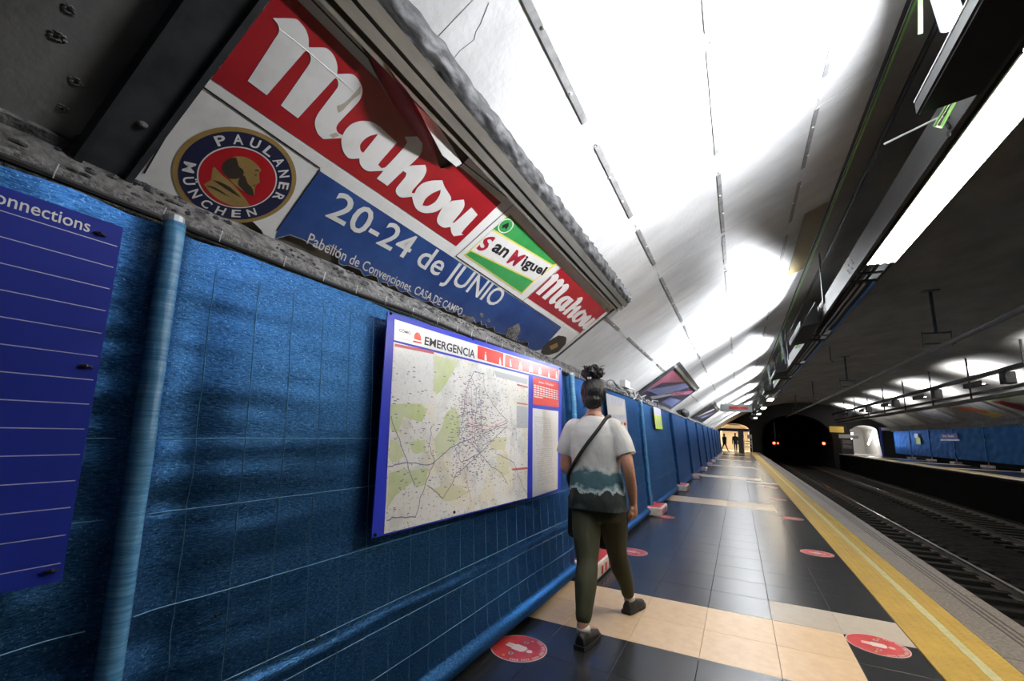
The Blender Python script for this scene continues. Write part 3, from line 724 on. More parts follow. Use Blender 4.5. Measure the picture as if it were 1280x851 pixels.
# ------------------------------------------------------------------ blue netted fence
def ftop(u): return 1.875+.012*noise.noise((u*1.3, 0, 5))+.008*noise.noise((u*5, 2, 5))
def net_fn(u0, L, jt0, jt1):
    def fn(a, b):
        u = u0+L*a; zt = ftop(u); v = .03+(zt-.03)*b
        d = .009*noise.noise((u*1.1, v*2.2, 3.3))+.0035*noise.noise((u*.9, v*13, 1.7))*(1-.6*b)
        d += .002*noise.noise((u*7, v*9, 9))
        for j in (jt0, jt1):
            if j is not None:
                q = abs(u-j); d += .022*math.exp(-(q/.04)**2)
                d += .018*noise.noise((j, v*16, u*2))*math.exp(-q/.45)*(1-b*.6)       # creases pulled to the post
                d -= .02*math.exp(-((q-.12)/.09)**2)
        hz = max(0, 1-abs(v-.075)/.055); d += .045*hz*(2-hz)                              # rolled hem
        sl = v-(.47+.02*noise.noise((u*2, 0, 0))); d += .012*math.exp(-(sl/.018)**2)      # stiffening fold of the panel
        # blend neighbours
        e = min(1, min(a, 1-a)*L/.03); d *= 1
        return FENCE.at(u, v, d)
    return fn
JO = [-3.1, .69, 4.45, 8.2, 12.2, 16.0, 19.8, 23.6, 27.4, 31.2, 35.0, 38.8, 42.6, 45.4]
ordn = ['nearest', 'second', 'third', 'fourth', 'fifth', 'sixth', 'seventh', 'eighth', 'ninth', 'tenth', 'eleventh', 'twelfth', 'thirteenth']
extra = ['blue netted fence panel carrying the blue connections board, partly out of view', 'blue netted fence panel carrying the big network map', 'blue netted fence panel just right of the walking woman']
for i in range(len(JO)-1):
    u0, u1 = JO[i], JO[i+1]; L = u1-u0
    lab = extra[i] if i < 3 else '%s blue netted fence panel along the platform, counted from the camera' % ordn[i]
    t = thing('netted_fence', lab, 'fence', (-1.38, u0, 0), 'blue netted fence panels on the near platform')
    nu, nv = (230, 150) if i < 2 else ((120, 90) if i < 4 else (40, 40))
    MB().grid(net_fn(u0, L, u0, u1), nu, nv).build('net', M['net'], t, smooth=True)
    mb = MB(); mb.tube([FENCE.at(u0, .02, .005), FENCE.at(u0, 1.9, .005)], .021, 12); p = mb.build('post', M['galv'], t)
    MB().tube([FENCE.at(u0, 1.885, .012), FENCE.at(u0, 1.905, .012)], .029, 14).build('post_cap', M['galv'], p)
    MB().tube([FENCE.at(u0, .06+1.82*k/30, .022+.003*noise.noise((u0, k*.4, 0))) for k in range(31)], .029, 14).build('net_sleeve', M['sleeve'] if i < 4 else M['net'], t, smooth=True)
    # wire mesh that shows through the net
    if i < 4:
        mb = MB(); fn = net_fn(u0, L, u0, u1)
        nvw = int(L/.1475); st = 40
        def wp(u, v): return fn((u-u0)/L, (v-.03)/(ftop(u)-.03))+FENCE.n*.0005
        for k in range(1, nvw):
            u = u0+.157+(k-1)*.1475
            if u > u1-.03: break
            mb.tube([wp(u, .12+(1.80-.12)*q/st)+Vector((0, .003*noise.noise((k, q*.3, 0)), 0)) for q in range(st+1)], .0016, 4)
        for z in (1.236, 1.03, .775, .52, .435, .26):
            mb.tube([wp(u0+.05+(L-.1)*q/80, z) for q in range(81)], .0018, 4)
        tag(mb.build('wire_mesh', M['wire'], t), kind='stuff')
# ties and clips on the net
tie_spots = [((388, 797), 'small black cable tie in the blue net below the map'), ((262, 768), 'pair of black knots in the net right of the post'), ((783, 516), 'black slit-like tie in the net beyond the woman')]
for p, lab in tie_spots:
    c = FENCE.at(*FENCE.uv(p), .03); mb = MB()
    mb.tube([c+Vector((0, -.012, -.005)), c, c+Vector((.004, .012, .004))], .003, 6); mb.ball(c, .005, 6, 4)
    tag(mb.build('cable_tie', M['black']), lab, 'tie')
# cable that runs along the fence top, with white ties
mb = MB(); cp = [Vector((-1.595-.02*noise.noise((y*.8, 0, 0)), y, 1.905+.018*noise.noise((y*1.1, 3, 0)))) for y in [(-.5+.12*k) for k in range(375)]]
mb.tube(cp, .011, 8); cab = mb.build('cable', M['cable']); tag(cab, 'thin black cable running along the top of the blue fence', 'cable')
mb = MB(); cp2 = [Vector((-1.66-.02*noise.noise((y*.8, 7, 0)), y, 1.93+.02*noise.noise((y*1.3, 9, 0)))) for y in [(-.5+.15*k) for k in range(300)]]
mb.tube(cp2, .034, 10); mb.build('concrete_lip', M['lip'], led, True)
mb = MB()
for k in range(60):
    y = .45+k*.21+R.uniform(-.03, .03); c = Vector((-1.59, y, 1.905)); mb.tube([c+Vector((.012, 0, -.012)), c+Vector((.014, .0, .008)), c+Vector((.016, .003, .03))], .0016, 4)
tag(mb.build('tie', M['whiteplastic'], cab), kind='stuff')
# tangle of cables and a white junction box at y ~ 9
for k in range(5):
    y0 = 5.4+k*.9; pts = [Vector((-1.62+R.uniform(-.04, .05), y0+q*.22, 1.97+R.uniform(-.05, .08))) for q in range(10)]
    tag(MB().tube(pts, .012, 6).build('loose_cable', M['greycable']), ['first', 'second', 'third', 'fourth', 'fifth'][k]+' loose grey cable tangled on the ledge past the woman', 'cable', 'loose cables on the ledge')
jb = thing('junction_box', 'small white box with a hanging cable on the ledge beyond the woman', 'box', (-1.6, 7.3, 2.05))
MB().bbox((-1.6, 7.3, 2.08), (.09, .36, .12), .01).build('body', M['whiteplastic'], jb)
MB().tube([(-1.57, 7.5, 2.04), (-1.52, 7.6, 2.03), (-1.5, 7.62, 1.9), (-1.52, 7.55, 1.86)], .012, 6).build('lead', M['whiteplastic'], jb)
MB().ball((-1.7, 17.6, 2.13), (.12, 1.0, .16), 12, 8).build('dark_sack', M['rubber'])
tag(bpy.data.objects['dark_sack'], 'dark bundle hanging on the ledge before the grey white billboard', 'bundle')

# ------------------------------------------------------------------ feet of the fence: red and white plastic blocks
def foot(x, y, lab):
    t = thing('plastic_block', lab, 'block', (x, y, 0), 'red and white barrier feet under the near fence')
    mb = MB(); mb.bbox((0, .36, .075), (.36, .72, .13), .025)
    o = link('block', mb.mesh('block', M['blockwhite'])); o.parent = t
    mb = MB(); mb.bbox((.02, .36, .139), (.27, .6, .012), .004)
    o = link('red_pad', mb.mesh('red_pad', M['blockred'])); o.parent = t
    for k in range(4):
        mb = MB(); mb.bbox((.181, .16+k*.13, .07), (.008, .05, .07), .003)
        o = link('red_slot', mb.mesh('red_slot', M['blockred'])); o.parent = t
    mb = MB(); mb.tube([(.03, .09, .14), (.03, .09, .15)], .05, 12); o = link('red_cap', mb.mesh('red_cap', M['blockred'])); o.parent = t
    return t
labs = ['red and white plastic barrier foot beside the walking woman', 'red and white barrier foot next along the fence past the woman', 'small distant red and white barrier foot, third past the woman']
for i, j in enumerate(JO[2:]):
    f0 = foot(-1.36, j-.22, labs[i] if i < 3 else '%s red and white barrier foot along the near fence, far off' % ordn[i])

# ------------------------------------------------------------------ boards fixed to the fence
def board_edges(plane): return plane
cb = thing('information_board', 'blue board of ruled white lines headed with connections, at the left edge', 'board', (-1.5, .1, .9))
BX = Plane(FENCE.at(0, 0, .055), (0, 1, 0), (-.09, 0, 1))
panel('board', BX, -.75, .915, .552, 1.797, 0, .006, M['boardblue'], cb)
mb = MB()
for k in range(14):
    z = 1.738-k*.0603
    mb.add([BX.at(a, b, .0065) for a, b in rect(-.75, z-.0011, .545, z+.0011)], [(0, 1, 2, 3)])
mb.build('ruled_line', M['lilac'], cb)
ur = BX.uv((109, 297)); ul = BX.uv((0, 254)); Wn = (ur[0]-ul[0])/.80
zb = 1.752; 
text('lettering', 'Connections', BX, [(ur[0]-Wn, zb+.033), (ur[0], zb+.033), (ur[0], zb), (ur[0]-Wn, zb)], .0065, M['white'], cb, .008, px=False)
for p in ((122, 293), (104, 458), (60, 713)):
    c = BX.at(*BX.uv(p), .01); mb = MB(); mb.tube([c+Vector((0, -.012, 0)), c+Vector((.004, 0, .001)), c+Vector((0, .014, -.002))], .003, 6); mb.ball(c+Vector((.003, 0, 0)), .0055, 6, 4); mb.build('black_tie', M['black'], cb)

mbd = thing('map_board', 'large blue-framed board with a white network map and an emergency header', 'board', (-1.5, 2.9, .8))
def quad_slab(name, plane, q, off, th, mt, par):
    uv = [plane.uv(p) for p in q]; mb = MB(); mb.add([plane.at(a, b, c) for c in (off, off+th) for a, b in uv], [(0, 1, 2, 3), (4, 5, 6, 7), (0, 1, 5, 4), (1, 2, 6, 5), (2, 3, 7, 6), (3, 0, 4, 7)])
    return mb.build(name, mt, par)
quad_slab('board', BX, [(483.5, 389.5), (701.5, 459), (700, 613), (463, 673)], 0, .006, M['boardblue2'], mbd)
# plane coordinates of the printed area
A = BX.uv((492, 399.4)); B_ = BX.uv((698.6, 464)); Cc = BX.uv((697.5, 609))
def E_(p): return BX.uv(p)
hd = quad_slab('header_strip', BX, [(492, 399.2), (698.5, 462.5), (697.4, 476.3), (491.3, 425)], .006, .001, M['paper'], mbd)
Z1 = lambda l: pxs(480, 390, 10.636, l); Z2 = lambda l: pxs(570, 420, 9.143, l)
text('lettering', 'EMERGENCIA', BX, pxs(480, 390, 5.565, [(278, 170), (626, 266), (624, 324), (272, 228)]), .008, M['black_print'], hd, .02)
text('lettering', 'CÓMO', BX, Z1([(182, 212), (342, 258), (340, 305), (180, 262)]), .008, M['black_print'], hd, .02)
text('lettering', 'ACTUAR', BX, Z1([(182, 290), (342, 322), (340, 355), (180, 318)]), .008, M['mapgrey'], hd, .01)
decal('text_line', [Z1([(182, 342), (335, 375), (334, 388), (180, 354)])], BX, .008, M['mapgrey'], hd)
decal('alarm_lamp_sign', [catmull([BX.uv(p) for p in Z1([(388, 360), (385, 320), (400, 285), (430, 272), (460, 292), (475, 335), (478, 385)])], 4), [BX.uv(p) for p in Z1([(372, 378), (480, 404), (490, 425), (368, 400)])]], BX, .008, M['notered'], hd, px=False)
rb1 = decal('red_box', [Z2([(236, 108), (532, 200), (528, 342), (234, 258)])], BX, .0078, M['notered'], hd)
rb2 = decal('red_box', [Z2([(550, 212), (1165, 385), (1160, 498), (546, 352)])], BX, .0078, M['notered'], hd)
for par, l in ((rb1, [(326, 235, 26, 100), (492, 290, 26, 85)]), (rb2, [(612, 312, 20, 85), (725, 345, 42, 90), (845, 380, 46, 70), (950, 405, 34, 80), (1052, 440, 20, 70), (1140, 450, 24, 75)])):
    for (x, y, ww, hh) in l:
        decal('pictogram', [Z2([(x-ww*.3, y-hh*.32), (x+ww*.3, y-hh*.2), (x+ww*.5, y+hh*.5), (x-ww*.5, y+hh*.38)]), Z2([(x-ww*.2, y-hh*.55), (x+ww*.2, y-hh*.5), (x+ww*.2, y-hh*.36), (x-ww*.2, y-hh*.4)])], BX, .0084, M['paper'], par)
mp = quad_slab('map_sheet', BX, [(490.8, 427.6), (659.7, 469.4), (658, 622.2), (478.6, 667)], .006, .001, M['map'], mbd)
Z4 = lambda l: pxs(470, 500, 4.73, l); Z3 = lambda l: pxs(450, 380, 2.837, l)
mapdec = lambda name, lps, off, mt: decal(name, [[BX.uv(p) for p in l] for l in lps], BX, off, mt, mp, px=False)
catm = lambda l: catmull(l, 4, 75)
mapdec('parkland', [catm(Z3([(262, 182), (345, 205), (330, 235), (290, 300), (268, 322), (256, 300)])), catm(Z3([(105, 355), (200, 350), (235, 375), (215, 420), (150, 400), (130, 460), (103, 440)])), catm(Z3([(300, 390), (330, 365), (345, 390), (350, 440), (345, 480), (300, 530), (268, 545), (262, 480), (285, 440)])), catm(Z3([(102, 480), (130, 490), (150, 540), (120, 560), (100, 550)])), catm(Z3([(165, 490), (225, 480), (230, 520), (190, 530)])), Z3([(98, 600), (150, 582), (185, 590), (235, 580), (230, 640), (190, 650), (180, 630), (120, 680), (92, 725)])], .0074, M['mapgreen'])
for l_ in (Z3([(455, 480), (520, 470), (510, 515), (460, 520)]), Z3([(480, 540), (520, 530), (525, 600), (490, 620)]), catm(Z3([(250, 655), (330, 640), (380, 670), (300, 700)]))): mapdec('zone', [l_], .0074, M['mapyellow'])
ins = mapdec('inset_map', [Z3([(120, 150), (257, 178), (254, 352), (112, 355)])], .0077, mat('inset map paper', (.93, .93, .94), .18, col2=(.76, .77, .8), nscale=(60, 60, 60), ncontrast=(.5, .7)))
for l_ in ([(118, 140), (258, 168), (258, 178), (118, 151)], [(553, 283), (592, 293), (592, 298), (553, 289)], [(552, 348), (592, 355), (592, 359), (552, 353)], [(536, 583), (592, 578), (592, 585), (536, 590)]): mapdec('red_bar', [Z3(l_)], .008, M['mapred'])
mapdec('pale_panel', [Z3([(470, 235), (590, 265), (590, 285), (480, 258)]), Z3([(552, 360), (592, 366), (592, 440), (552, 440)])], .0078, M['mapgrey'])
RM = random.Random(5)
def mline(pts, w_, mt, name='map_route'):
    mb = MB(); uv = [Vector(BX.uv(p)) for p in pts]
    for a, b in zip(uv, uv[1:]):
        d = (b-a); 
        if d.length < 1e-6: continue
        n_ = Vector((-d.y, d.x)).normalized()*w_/2
        mb.add([BX.at(*q, .0082) for q in (a+n_, b+n_, b-n_, a-n_)], [(0, 1, 2, 3)])
    return mb.build(name, mt, mp)
for pts in ([(190, 755), (225, 640), (260, 560), (330, 500), (400, 470), (410, 380), (405, 290), (385, 240)], [(95, 575), (160, 560), (245, 570), (262, 560)], [(190, 755), (110, 755), (90, 770)], [(235, 640), (290, 690), (340, 600), (420, 530), (400, 470)], [(400, 500), (460, 575), (490, 590), (520, 640)], [(430, 460), (520, 420), (470, 360), (440, 300), (430, 240)], [(480, 530), (540, 560), (570, 640), (590, 680)], [(355, 430), (370, 330), (380, 280), (400, 240), (440, 250)], [(330, 500), (355, 560), (420, 530), (450, 500), (520, 430)], [(250, 430), (240, 500), (262, 560)], [(105, 400), (140, 500), (190, 640)], [(430, 460), (425, 380), (420, 300)]):
    P_ = []
    for a, b in zip(pts, pts[1:]):
        for q in range(5): P_.append((a[0]+(b[0]-a[0])*q/5+RM.uniform(-3, 3), a[1]+(b[1]-a[1])*q/5+RM.uniform(-3, 3)))
    mline(Z3(P_+[pts[-1]]), .0045, M['mapline'])
for pts in ([(370, 300), (380, 420), (440, 450), (520, 410)], [(390, 270), (395, 480), (360, 560), (390, 700)], [(350, 440), (430, 430), (520, 440)]):
    mline(Z3(pts), .003, M['mapred'])
mb = MB(); RM2 = random.Random(2)                                   # station marks, thick in the middle of the map
for k in range(900):
    g = RM2.random() < .7
    x, y = (RM2.gauss(405, 45), RM2.gauss(440, 85)) if g else (RM2.uniform(110, 585), RM2.uniform(200, 760))
    if not (110 < x < 586 and 215+(x-110)*.08 < y < 770-(x-110)*.2): continue
    u, v = BX.uv(Z3([(x, y)])[0]); a = RM2.uniform(.003, .012); h = .0022
    mb.add([BX.at(u-a, v-h, .0083), BX.at(u+a, v-h, .0083), BX.at(u+a, v+h, .0083), BX.at(u-a, v+h, .0083)], [(0, 1, 2, 3)])
tag(mb.build('station_mark', M['mapline'], mp), kind='stuff')
Z6 = lambda l: pxs(650, 460, 8.517, l)
rn = quad_slab('red_notice', BX, Z6([(130, 90), (405, 158), (403, 420), (130, 385)]), .006, .001, M['notered'], mbd)
text('lettering', 'Aviso / Warning', BX, Z6([(188, 135), (350, 170), (350, 205), (188, 165)]), .008, M['paper'], rn, .02)
mb = MB()
for k in range(6):
    y = 180+k*24; x1 = 398 if k < 5 else 235
    u0_, v0_ = BX.uv(Z6([(138, y)])[0]); u1_, v1_ = BX.uv(Z6([(x1, y+(x1-138)*.17)])[0]); s = .0048
    n_ = 9; 
    for j in range(n_):
        a = u0_+(u1_-u0_)*(j+.05)/n_; b = u0_+(u1_-u0_)*(j+.85)/n_; mb.add([BX.at(a, v0_-s, .0075), BX.at(b, v0_-s, .0075), BX.at(b, v0_+s, .0075), BX.at(a, v0_+s, .0075)], [(0, 1, 2, 3)])
tag(mb.build('text_line', M['paper'], rn), kind='stuff')
wn = quad_slab('white_notice', BX, [(665, 510), (697, 514), (696, 611), (664.5, 621.5)], .006, .001, M['paper'], mbd)
mb = MB(); ua, va = BX.uv((667, 516)); ub = min(BX.uv((695, 518))[0], BX.uv((693.5, 606))[0])-.02
vlow = BX.uv((667, 612))[1]
for k in range(34):
    v = va-.03-k*(va-vlow-.04)/34; 
    for j in range(12):
        if RM2.random() < .15: continue
        a = ua+(ub-ua)*(j+.06)/12; b = ua+(ub-ua)*(j+.9)/12
        mb.add([BX.at(p, q, .0075) for p, q in rect(a, v-.003, b, v+.003)], [(0, 1, 2, 3)])
tag(mb.build('text_line', M['mapgrey'], wn), kind='stuff')
for p in ((487, 392), (590, 424), (699, 461), (467, 668), (640, 628), (566, 640)):
    mb = MB(); mb.ball(BX.at(*BX.uv(p), .01), .008, 6, 4); mb.build('black_fixing', M['black'], mbd)

# posters further along the fence
ps = thing('poster', 'white and lilac printed poster on the fence just past the woman', 'poster', (-1.5, 6.2, 1.3))
BF = Plane(FENCE.at(0, 0, .05), (0, 1, 0), (-.09, 0, 1))
panel('sheet', BF, 5.70, .95, 6.75, 1.80, 0, .006, M['paper'], ps)
for v0, v1, mt in ((1.68, 1.77, M['lilac']), (1.5, 1.56, M['lilac']), (1.42, 1.46, M['notered']), (1.3, 1.36, M['lilac']), (1.15, 1.22, M['mapgrey'])):
    for k in range(5):
        a = 5.78+k*.19; panel('printed_block', BF, a, v0, a+R.uniform(.08, .15), v1, .006, .001, mt, ps)
ps2 = thing('poster', 'small lilac and yellow green notice on the fence farther along', 'poster', (-1.5, 9.8, 1.5))
panel('sheet', BF, 9.35, 1.43, 10.25, 1.86, 0, .006, M['limesign'], ps2)
panel('heading', BF, 9.35, 1.70, 10.25, 1.86, .006, .001, M['lilac'], ps2)
for k in range(3): panel('printed_block', BF, 9.5, 1.62-.06*k, 10.1, 1.645-.06*k, .006, .001, M['mapgrey'], ps2)

# ------------------------------------------------------------------ floor stickers
def sticker(x, y, lab, rot=0., fine=True):
    t = thing('floor_sticker', lab, 'sticker', (x, y, .001), 'round red keep-apart stickers on the platform')
    def dl(name, loops, z, mt, par=t):
        v, f = fill_mesh(loops); mb = MB(); c, s = math.cos(rot), math.sin(rot)
        mb.add([(a*c-b*s, a*s+b*c, z) for a, b in v], f); o = link(name, mb.mesh(name, mt)); o.parent = par; return o
    circ = lambda r, cx=0, cy=0, n=40: [(cx+r*math.cos(2*math.pi*k/n), cy+r*math.sin(2*math.pi*k/n)) for k in range(n)]
    dl('rim', [circ(.172)], .0016, M['stickwhite']); d = dl('red_disc', [circ(.166)], .0021, M['stickred'])
    dl('figure', [[(-.085, -.02), (-.035, -.026), (-.03, -.036), (.035, -.036), (.05, -.02), (.05, .02), (.035, .036), (-.03, .036), (-.035, .026), (-.085, .02), (-.085, .003), (-.04, .002), (-.04, -.002), (-.085, -.003)], circ(.019, .075, 0, 16)], .0026, M['stickwhite'], t)
    if fine:
        mb = MB()
        for k in range(30):
            a = math.radians(-75+k*150/29); r0, r1 = (.138, .158); w_ = .045
            c = rot
            mb.add([(r*math.cos(a+c+s), r*math.sin(a+c+s), .0027) for r, s in ((r0, -w_/2), (r1, -w_/2), (r1, w_/2), (r0, w_/2))], [(0, 1, 2, 3)]) if k % 5 != 4 else None
        o = link('ring_lettering', mb.mesh('ring_lettering', M['stickwhite'])); o.parent = t; o['kind'] = 'stuff'
        for (a, b) in ((.0, .085), (.0, -.085)):
            dl('dot', [circ(.016, a, b, 14)], .0026, M['mapgrey']); dl('dot_mark', [circ(.008, a, b, 10)], .003, M['black_print'])
        for (a, b) in ((.02, .125), (-.02, -.13)): dl('yellow_mark', [circ(.009, a, b, 6)], .0026, M['yellowline'])
    return t
sticker(-1.255, 2.765, 'round red floor sticker tucked against the fence, left of the woman', -.15)
sticker(.755, 4.06, 'round red floor sticker beside the grey tiles by the yellow strip', -.1)
for x, y, lab in ((.77, 6.8, 'round red floor sticker halfway along the yellow strip, second from the camera'), (.75, 9.46, 'round red floor sticker third from the camera beside the yellow strip'), (.72, 12.2, 'round red floor sticker fourth from the camera beside the yellow strip'), (.72, 15, 'round red floor sticker fifth from the camera beside the yellow strip'), (-1.14, 5.5, 'round red floor sticker behind the right leg of the woman'), (-1.16, 8.1, 'round red floor sticker by the second barrier foot past the woman')):
    sticker(x, y, lab, -.1, y < 7)

# ------------------------------------------------------------------ cable tray over the platform, luminaires, floodlights
tr = thing('cable_tray', 'long grey metal cable tray with lights, hung from the vault above the platform edge', 'tray', (1.25, 0, 3.2))
secs = [(-2.0, 6.09), (6.1, 9.72), (9.73, 15.9), (15.91, 22), (22.01, 28), (28.01, 34), (34.01, 40), (40.01, 46), (46.01, 52)]
for a, b in secs:
    mb = MB(); L = b-a; c = (a+b)/2
    mb.box((1.25, c, 3.31), (.006, L, .25)); mb.box((1.265, c, 3.185), (.035, L, .006)); mb.box((1.27, c, 3.435), (.04, L, .006))
    mb.box((1.60, c, 3.33), (.006, L, .17)); mb.box((1.588, c, 3.25), (.03, L, .006))
    s = mb.build('side_rail', M['tray'], tr)
    mb = MB()
    for k in range(3): mb.ball((1.244, a+.08+.05*(k % 2), 3.24+.05*k), (.005, .012, .012), 6, 4); mb.ball((1.244, b-.08-.05*(k % 2), 3.24+.05*k), (.005, .012, .012), 6, 4)
    tag(mb.build('rivet', M['alu'], s), kind='stuff')
    k = a+.2
    mb = MB()
    while k < b: mb.box((1.43, k, 3.262), (.34, .05, .016)); k += .62
    tag(mb.build('cross_slat', M['darkpost'], s), kind='stuff')
mb = MB()
for x, r in ((1.36, .02), (1.42, .014), (1.5, .022)): mb.tube([(x, y, 3.30+.01*noise.noise((x*9, y, 0))) for y in range(-2, 53)], r, 6)
mb.build('cable_run', M['cable'], tr)
for y in (7.84, 13.3, 17.5, 20.9, 25.5, 31, 37, 43):
    MB().box((1.232, y, (3.33+vz(1.23))/2), (.02, .06, vz(1.23)-3.33)).build('hanger_bar', M['darkpost'], tr)
ch = MB()
for k in range(8): ch.ball((1.235, 3.32+.02*(k % 2), 3.42-.035*k), (.012, .014, .02), 6, 4)
ch.build('hanging_chain', M['rubber'], tr)
def luminaire(y0, y1, lit, lab, grp=None):
    t = thing('luminaire', lab, 'light', (1.52, (y0+y1)/2, 3.2), grp)
    L = y1-y0; c = (y0+y1)/2
    mb = MB(); mb.box((1.44, c, 3.225), (.25, L+.03, .03)); mb.box((1.318, c, 3.2), (.012, L+.03, .03)); mb.box((1.562, c, 3.2), (.012, L+.03, .03)); mb.box((1.44, y1+.015, 3.2), (.25, .012, .03)); mb.build('housing', M['tray'], t)
    mb = MB(); mb.bbox((1.44, c, 3.196), (.235, L, .03), .006); mb.build('diffuser', (M['lamp'] if y0 < 8 else M['lampfar']) if lit else M['darkpost'], t)
    if lit and y0 < 8:
        mb = MB()
        for k in range(4): mb.box((1.345+.06*k, y1-.03, 3.178), (.04, .02, .006))
        tag(mb.build('clip', M['alu'], t), kind='stuff')
    return t
luminaire(2.75, 5.76, True, 'long glowing white fluorescent luminaire under the cable tray at upper right')
for i, (y0, y1) in enumerate(((24.2, 25.6), (31, 32.4), (38.5, 40), (46, 47.4))):
    luminaire(y0, y1, True, '%s small glowing luminaire far along the cable tray' % ordn[i].replace('nearest', 'first'))
def open_bay(y0, y1, lab):
    t = thing('open_luminaire', lab, 'light', (1.52, (y0+y1)/2, 3.2)); c = (y0+y1)/2; L = y1-y0
    MB().box((1.44, c, 3.235), (.25, L, .02)).build('housing', M['black'], t)
    for x in (1.39, 1.46): MB().tube([(x, y0+.05, 3.21), (x, y1-.05, 3.21)], .014, 8).build('unlit_tube', mat('unlit tube', (.25, .24, .22), .3), t)
    MB().box((1.325, c, 3.2), (.012, L, .03)).build('edge', M['tray'], t)
    MB().box((1.545, c, 3.2), (.025, L, .03)).build('blue_edge', mat('blue film edge', (.05, .2, .55), .4), t)
for i, (a, b) in enumerate(((6.5, 9.3), (10.2, 12.8), (13.4, 15.6), (16.6, 19.4))):
    open_bay(a, b, '%s open unlit luminaire with a blue edge under the cable tray' % ['nearest', 'second', 'third', 'fourth'][i])
UPY = [2.0, 8.9, 14.6, 20.0, 25.6, 31.2, 37, 43]
for i, y in enumerate(UPY):
    t = thing('floodlight', '%s black floodlight box on the tray washing the vault, seen edge-on' % ordn[i], 'light', (1.05, y, 3.1), None)
    L = .85
    mb = MB()
    prof = [(.95, 3.05), (1.20, 3.10), (1.16, 3.42)]
    for a, b in zip(prof, prof[1:]):
        d = Vector((b[0]-a[0], 0, b[1]-a[1])); n_ = Vector((-d.z, 0, d.x)).normalized()*.008
        vs = []
        for yy in (y-L, y+L):
            for q, s in ((a, 1), (b, 1), (b, -1), (a, -1)): vs.append(Vector((q[0], yy, q[1]))+n_*s)
        mb.add(vs, [(0, 1, 2, 3), (4, 5, 6, 7), (0, 1, 5, 4), (1, 2, 6, 5), (2, 3, 7, 6), (3, 0, 4, 7)])
    for yy in (y-L, y+L): mb.add([(.95, yy, 3.05), (1.20, yy, 3.10), (1.16, yy, 3.42)], [(0, 1, 2)])
    mb.build('housing', M['black'], t)
    MB().box((.945, y, 3.085), (.012, 2*L, .07)).build('lip', M['black'], t); MB().box((.941, y, 3.123), (.012, 2*L, .010)).build('edge_glint', M['whiteplastic'], t)  # thin white strip paints the light grazing the lip
    MB().tube([(1.05, y-L+.1, 3.14), (1.05, y+L-.1, 3.14)], .018, 8).build('lamp_tube', M['coolglow'], t)
    MB().tube([(1.18, y, 3.3), (1.235, y, 3.36)], .012, 6).build('bracket', M['tray'], t)
    if i == 0:
        area('floodlight_lamp', (1.06, 1.6, 3.17), (-.96, 0, .16), .12, .8, UPLIGHT_W*.54, (.93, .96, 1), 130)
        area('floodlight_lamp', (1.04, 2.45, 3.18), (-.88, .36, .16), .10, .5, UPLIGHT_W*.86, (.93, .96, 1), 125)
    else:
        area('floodlight_lamp', (1.06, y, 3.17), (-.92, -.08, .2), .12, 1.5, UPLIGHT_W*3.0, (.93, .96, 1), 140)
    if i < 6:
        mb = MB(); yy = y+L
        mb.tube([(1.1, yy, 3.12), (1.04, yy+.1, 3.02), (1.1, yy+.2, 3.06), (1.2, yy+.12, 3.25)], .008, 6); mb.build('green_lead', M['greenwire'], t)
# pale ducts feeding each floodlight from the vault
def duct(x, y, lab, r=.045):
    t = thing('duct', lab, 'duct', (x, y, vz(x)))
    MB().tube([(x, y, vz(x)-.01), (x-.01, y+.04, 3.6), (x+.05, y+.1, 3.22)], r, 12).build('pipe', M['pvc'], t, True)
    MB().tube([(x-.008, y+.035, 3.62), (x-.008, y+.035, 3.645)], r+.004, 12).build('black_band', M['black'], t)
    MB().tube([(x-.05, y, vz(x)-.02), (x-.075, y+.02, 3.8), (x-.04, y+.04, 3.64), (x-.03, y+.2, 3.3)], .009, 6).build('green_wire', M['greenwire'], t)
duct(.93, 2.35, 'pale grey duct with a green wire dropping to the nearest floodlight')
for i, (y, n_) in enumerate(((13.0, 'second'), (18.6, 'third'), (23.5, 'fourth'), (28.5, 'fifth'))):
    duct(1.12, y, '%s pale duct with a green wire, far along the cable tray' % n_, .03)
tag(MB().tube([(.93, 3.36, 3.2), (1.17, 3.2, 3.22)], .007, 6).build('white_rod', M['whiteplastic']), 'thin white rod sticking out left of the nearest floodlight', 'rod')
# conduits on the vault
def vault_line(x, r, off, y0, y1, name, mt, lab):
    p = [Vector((x, y, vz(x)))+vn(x)*off+Vector((.006*noise.noise((x, y*.7, 0)), 0, 0)) for y in [y0+k*(y1-y0)/60 for k in range(61)]]
    tag(MB().tube(p, r, 6).build(name, mt), lab, 'cable')
vault_line(1.12, .010, .02, -1, 30, 'green_conduit', M['greenwire'], 'bright green cable along the vault at the edge of the lit plaster')
vault_line(1.07, .016, .02, -1, 30, 'black_conduit', M['cable'], 'black cable along the vault beside the green one')
vault_line(1.35, .02, .02, -1, 30, 'black_conduit', M['cable'], 'black cable along the dark vault, right of the green one')
ys = thing('amber_reflection', 'amber reflection painted on as a thin film hanging on the vault by the hanger bar', 'reflection', (.95, 7.1, 3.95))
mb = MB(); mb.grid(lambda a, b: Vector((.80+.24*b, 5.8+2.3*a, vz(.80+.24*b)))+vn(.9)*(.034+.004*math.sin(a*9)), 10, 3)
mb.build('layer', mat('amber reflection', (.20, .15, .045), .5), ys)  # a blurred amber reflection on the vault, put into this sheet's colour
